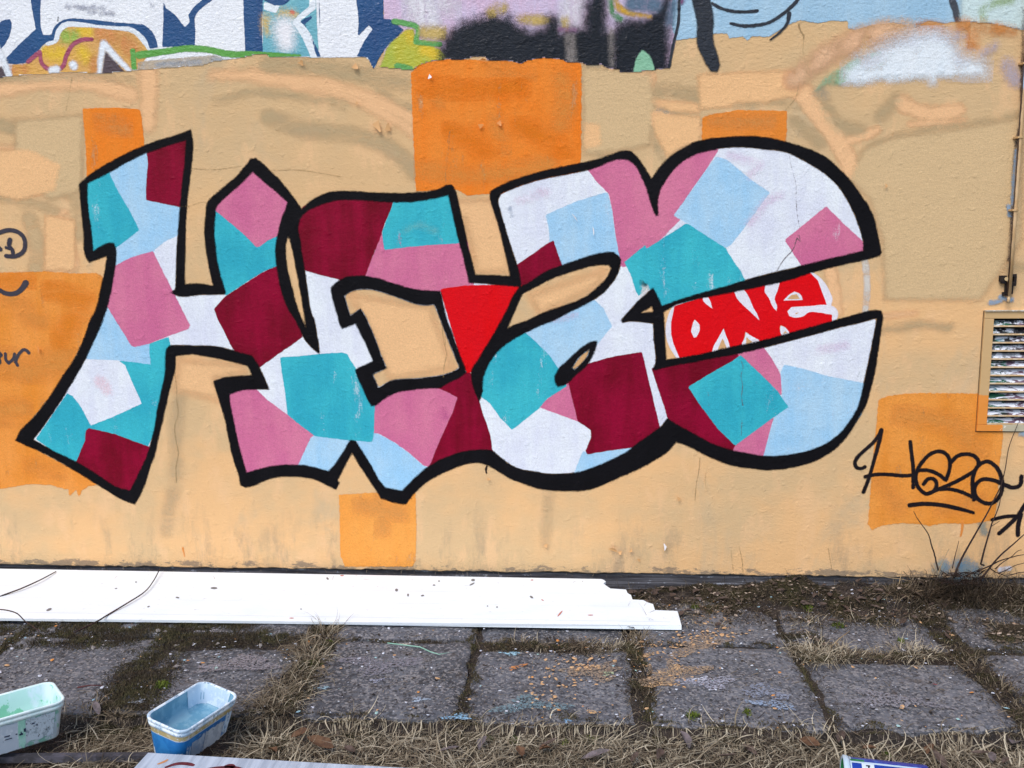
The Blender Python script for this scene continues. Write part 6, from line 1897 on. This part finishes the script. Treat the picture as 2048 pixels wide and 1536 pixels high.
def twig(pp, r0, r1, name='twig', d0=.09, d1=.05, par=bush, mat=TW):
    n = len(pp)
    pts = []
    for i, p in enumerate(pp):
        u = i / (n - 1)
        pts.append(wpt(p[0], p[1], d0 + (d1 - d0) * u) - np.array(par.location))
    mb = MB()
    q_ = catmull(pts, False, 4, fold=60) if n > 2 else np.array(pts)
    mb.tube([tuple(p + np.array([rnd.uniform(-.0006, .0006)] * 3)) for p in q_], [1.3 * r0 + 1.3 * (r1 - r0) * i / (len(q_) - 1) for i in range(len(q_))], 6)
    return mb.build(name, mat, par, smooth=True)


# pixel paths of the twigs read off the photograph: 1750 + X/6.856, 1000 + Y/6.856
def b(*p): return [(1750 + x / 6.856, 1000 + y / 6.856) for x, y in p]


twig(b((880, 980), (850, 900), (820, 760), (770, 600), (740, 490), (660, 360), (580, 250), (530, 155)), .0030, .0009)
twig(b((1060, 940), (1090, 800), (1120, 680), (1150, 560)), .0016, .0008)
twig(b((1090, 1040), (1130, 930), (1200, 780), (1300, 600), (1420, 390), (1540, 180), (1640, -20), (1720, -180), (1790, -450), (1830, -700), (1965, -1060)), .0040, .0009, d1=.02)
twig(b((1500, 900), (1450, 880), (1500, 680), (1560, 470), (1610, 300), (1660, 190), (1710, 40), (1730, -120), (1740, -280)), .0034, .0008, d1=.03)
twig(b((1600, 355), (1660, 320), (1715, 285)), .0012, .0007, d0=.06, d1=.05)
twig(b((1440, 1100), (1520, 1000), (1620, 870), (1740, 740), (1880, 620), (1980, 530), (2050, 470)), .0038, .0016)
twig(b((1400, 980), (1560, 910), (1700, 840), (1860, 790), (1990, 755), (2080, 745)), .0026, .0012)
twig(b((1640, 950), (1760, 850), (1880, 770), (1960, 700), (2010, 685)), .0016, .0008)
twig(b((1690, 1010), (1800, 960), (1920, 900), (2060, 860)), .0018, .0009)
twig(b((1850, 1030), (1960, 1000), (2080, 985)), .0018, .0010)
twig(b((1580, 940), (1660, 990), (1760, 1030), (1830, 1060)), .0020, .0010)
twig(b((1200, 1130), (1420, 1080), (1620, 1060)), .0018, .0010)
for i in range(80):
    a = rnd.uniform(150, 390)
    x0_, y0_ = rnd.uniform(820, 1500), rnd.uniform(1000, 1180)
    L = rnd.uniform(60, 240)
    twig(b((x0_, y0_), (x0_ + L * .5 * math.cos(math.radians(a)), y0_ - L * .5 * abs(math.sin(math.radians(a))) * .7), (x0_ + L * math.cos(math.radians(a)), y0_ - L * abs(math.sin(math.radians(a))) * .6 + 20)), .0016, .0006, d0=rnd.uniform(.05, .16), d1=rnd.uniform(.03, .2))
STM = simple_mat('pale_stalk', '#a48c6a', .8)
stalk = tag(empty('dry_stalks', (1.35, -.08, .02)), 'few pale dry grass stalks bent against the wall beside the shrub', 'dry stalks')
for pp in (((1798, 1168), (1804, 1141)), ((1806, 1142), (1816, 1152), (1826, 1162)), ((1752, 1144), (1765, 1152), (1800, 1158), (1825, 1163)), ((1875, 1150), (1885, 1124), (1898, 1098)), ((1878, 1132), (1884, 1146))):
    twig(pp, .0016, .0010, 'stalk', .1, .06, stalk, STM)

# thin stems growing across the white panel at the left
STEM = simple_mat('dark_stem', '#2b1d1c', .7, var='#4a332c', scale=30)


def stem_thing(pts, label, r=.0022):
    q_ = [np.array(p) for p in pts]
    o = empty('thin_weed', tuple(q_[0]))
    tag(o, label, 'weed')
    mb = MB()
    qq = catmull([p - q_[0] for p in q_], False, 5, fold=90)
    mb.tube([tuple(p) for p in qq], [r * (1.15 - .5 * i / len(qq)) for i in range(len(qq))], 6)
    mb.build('stalk', STEM, o, smooth=True)


def P3(px, py, y):
    w_ = on_wall([(px, py)], y)[0]
    return (w_[0], y, w_[1])


stem_thing([P3(-60, 1225, -.34), P3(0, 1193, -.30), P3(40, 1178, -.25), P3(80, 1160, -.17), P3(112, 1143, -.07)], 'thin dark stem slanting over the left end of the white panel', .0034)
stem_thing([P3(150, 1264, -.72), P3(190, 1245, -.60), P3(215, 1230, -.45), P3(255, 1206, -.36), P3(290, 1183, -.26), P3(308, 1160, -.16), P3(320, 1137, -.06)], 'thin dark curved stem arching across the white panel', .0032)
stem_thing([P3(-40, 1222, -.55), P3(0, 1219, -.56), P3(30, 1225, -.60), P3(50, 1242, -.68), P3(78, 1262, -.78)], 'short dark stem bending over the front edge of the white panel', .0026)
# twigs lying on the slabs
for i, (p0, p1, lb) in enumerate([((155, 1375), (205, 1371), 'short reddish twig lying on the slab behind the two tubs'), ((1660, 1296), (1700, 1262), 'thin pale twig sticking up from the grassy joint')]):
    a_, b__ = on_level([p0, p1], .01)
    o = empty('broken_twig', tuple(a_)); tag(o, lb, 'twig')
    mb = MB(); d_ = b__ - a_
    mb.tube([(0, 0, 0), tuple(d_ * .5 + np.array([0, .004, .003])), tuple(d_)], [.0028, .0022, .0014], 6)
    mb.build('stick', simple_mat('reddish_twig', '#5a2f2f', .8) if i == 0 else STM, o, smooth=True)
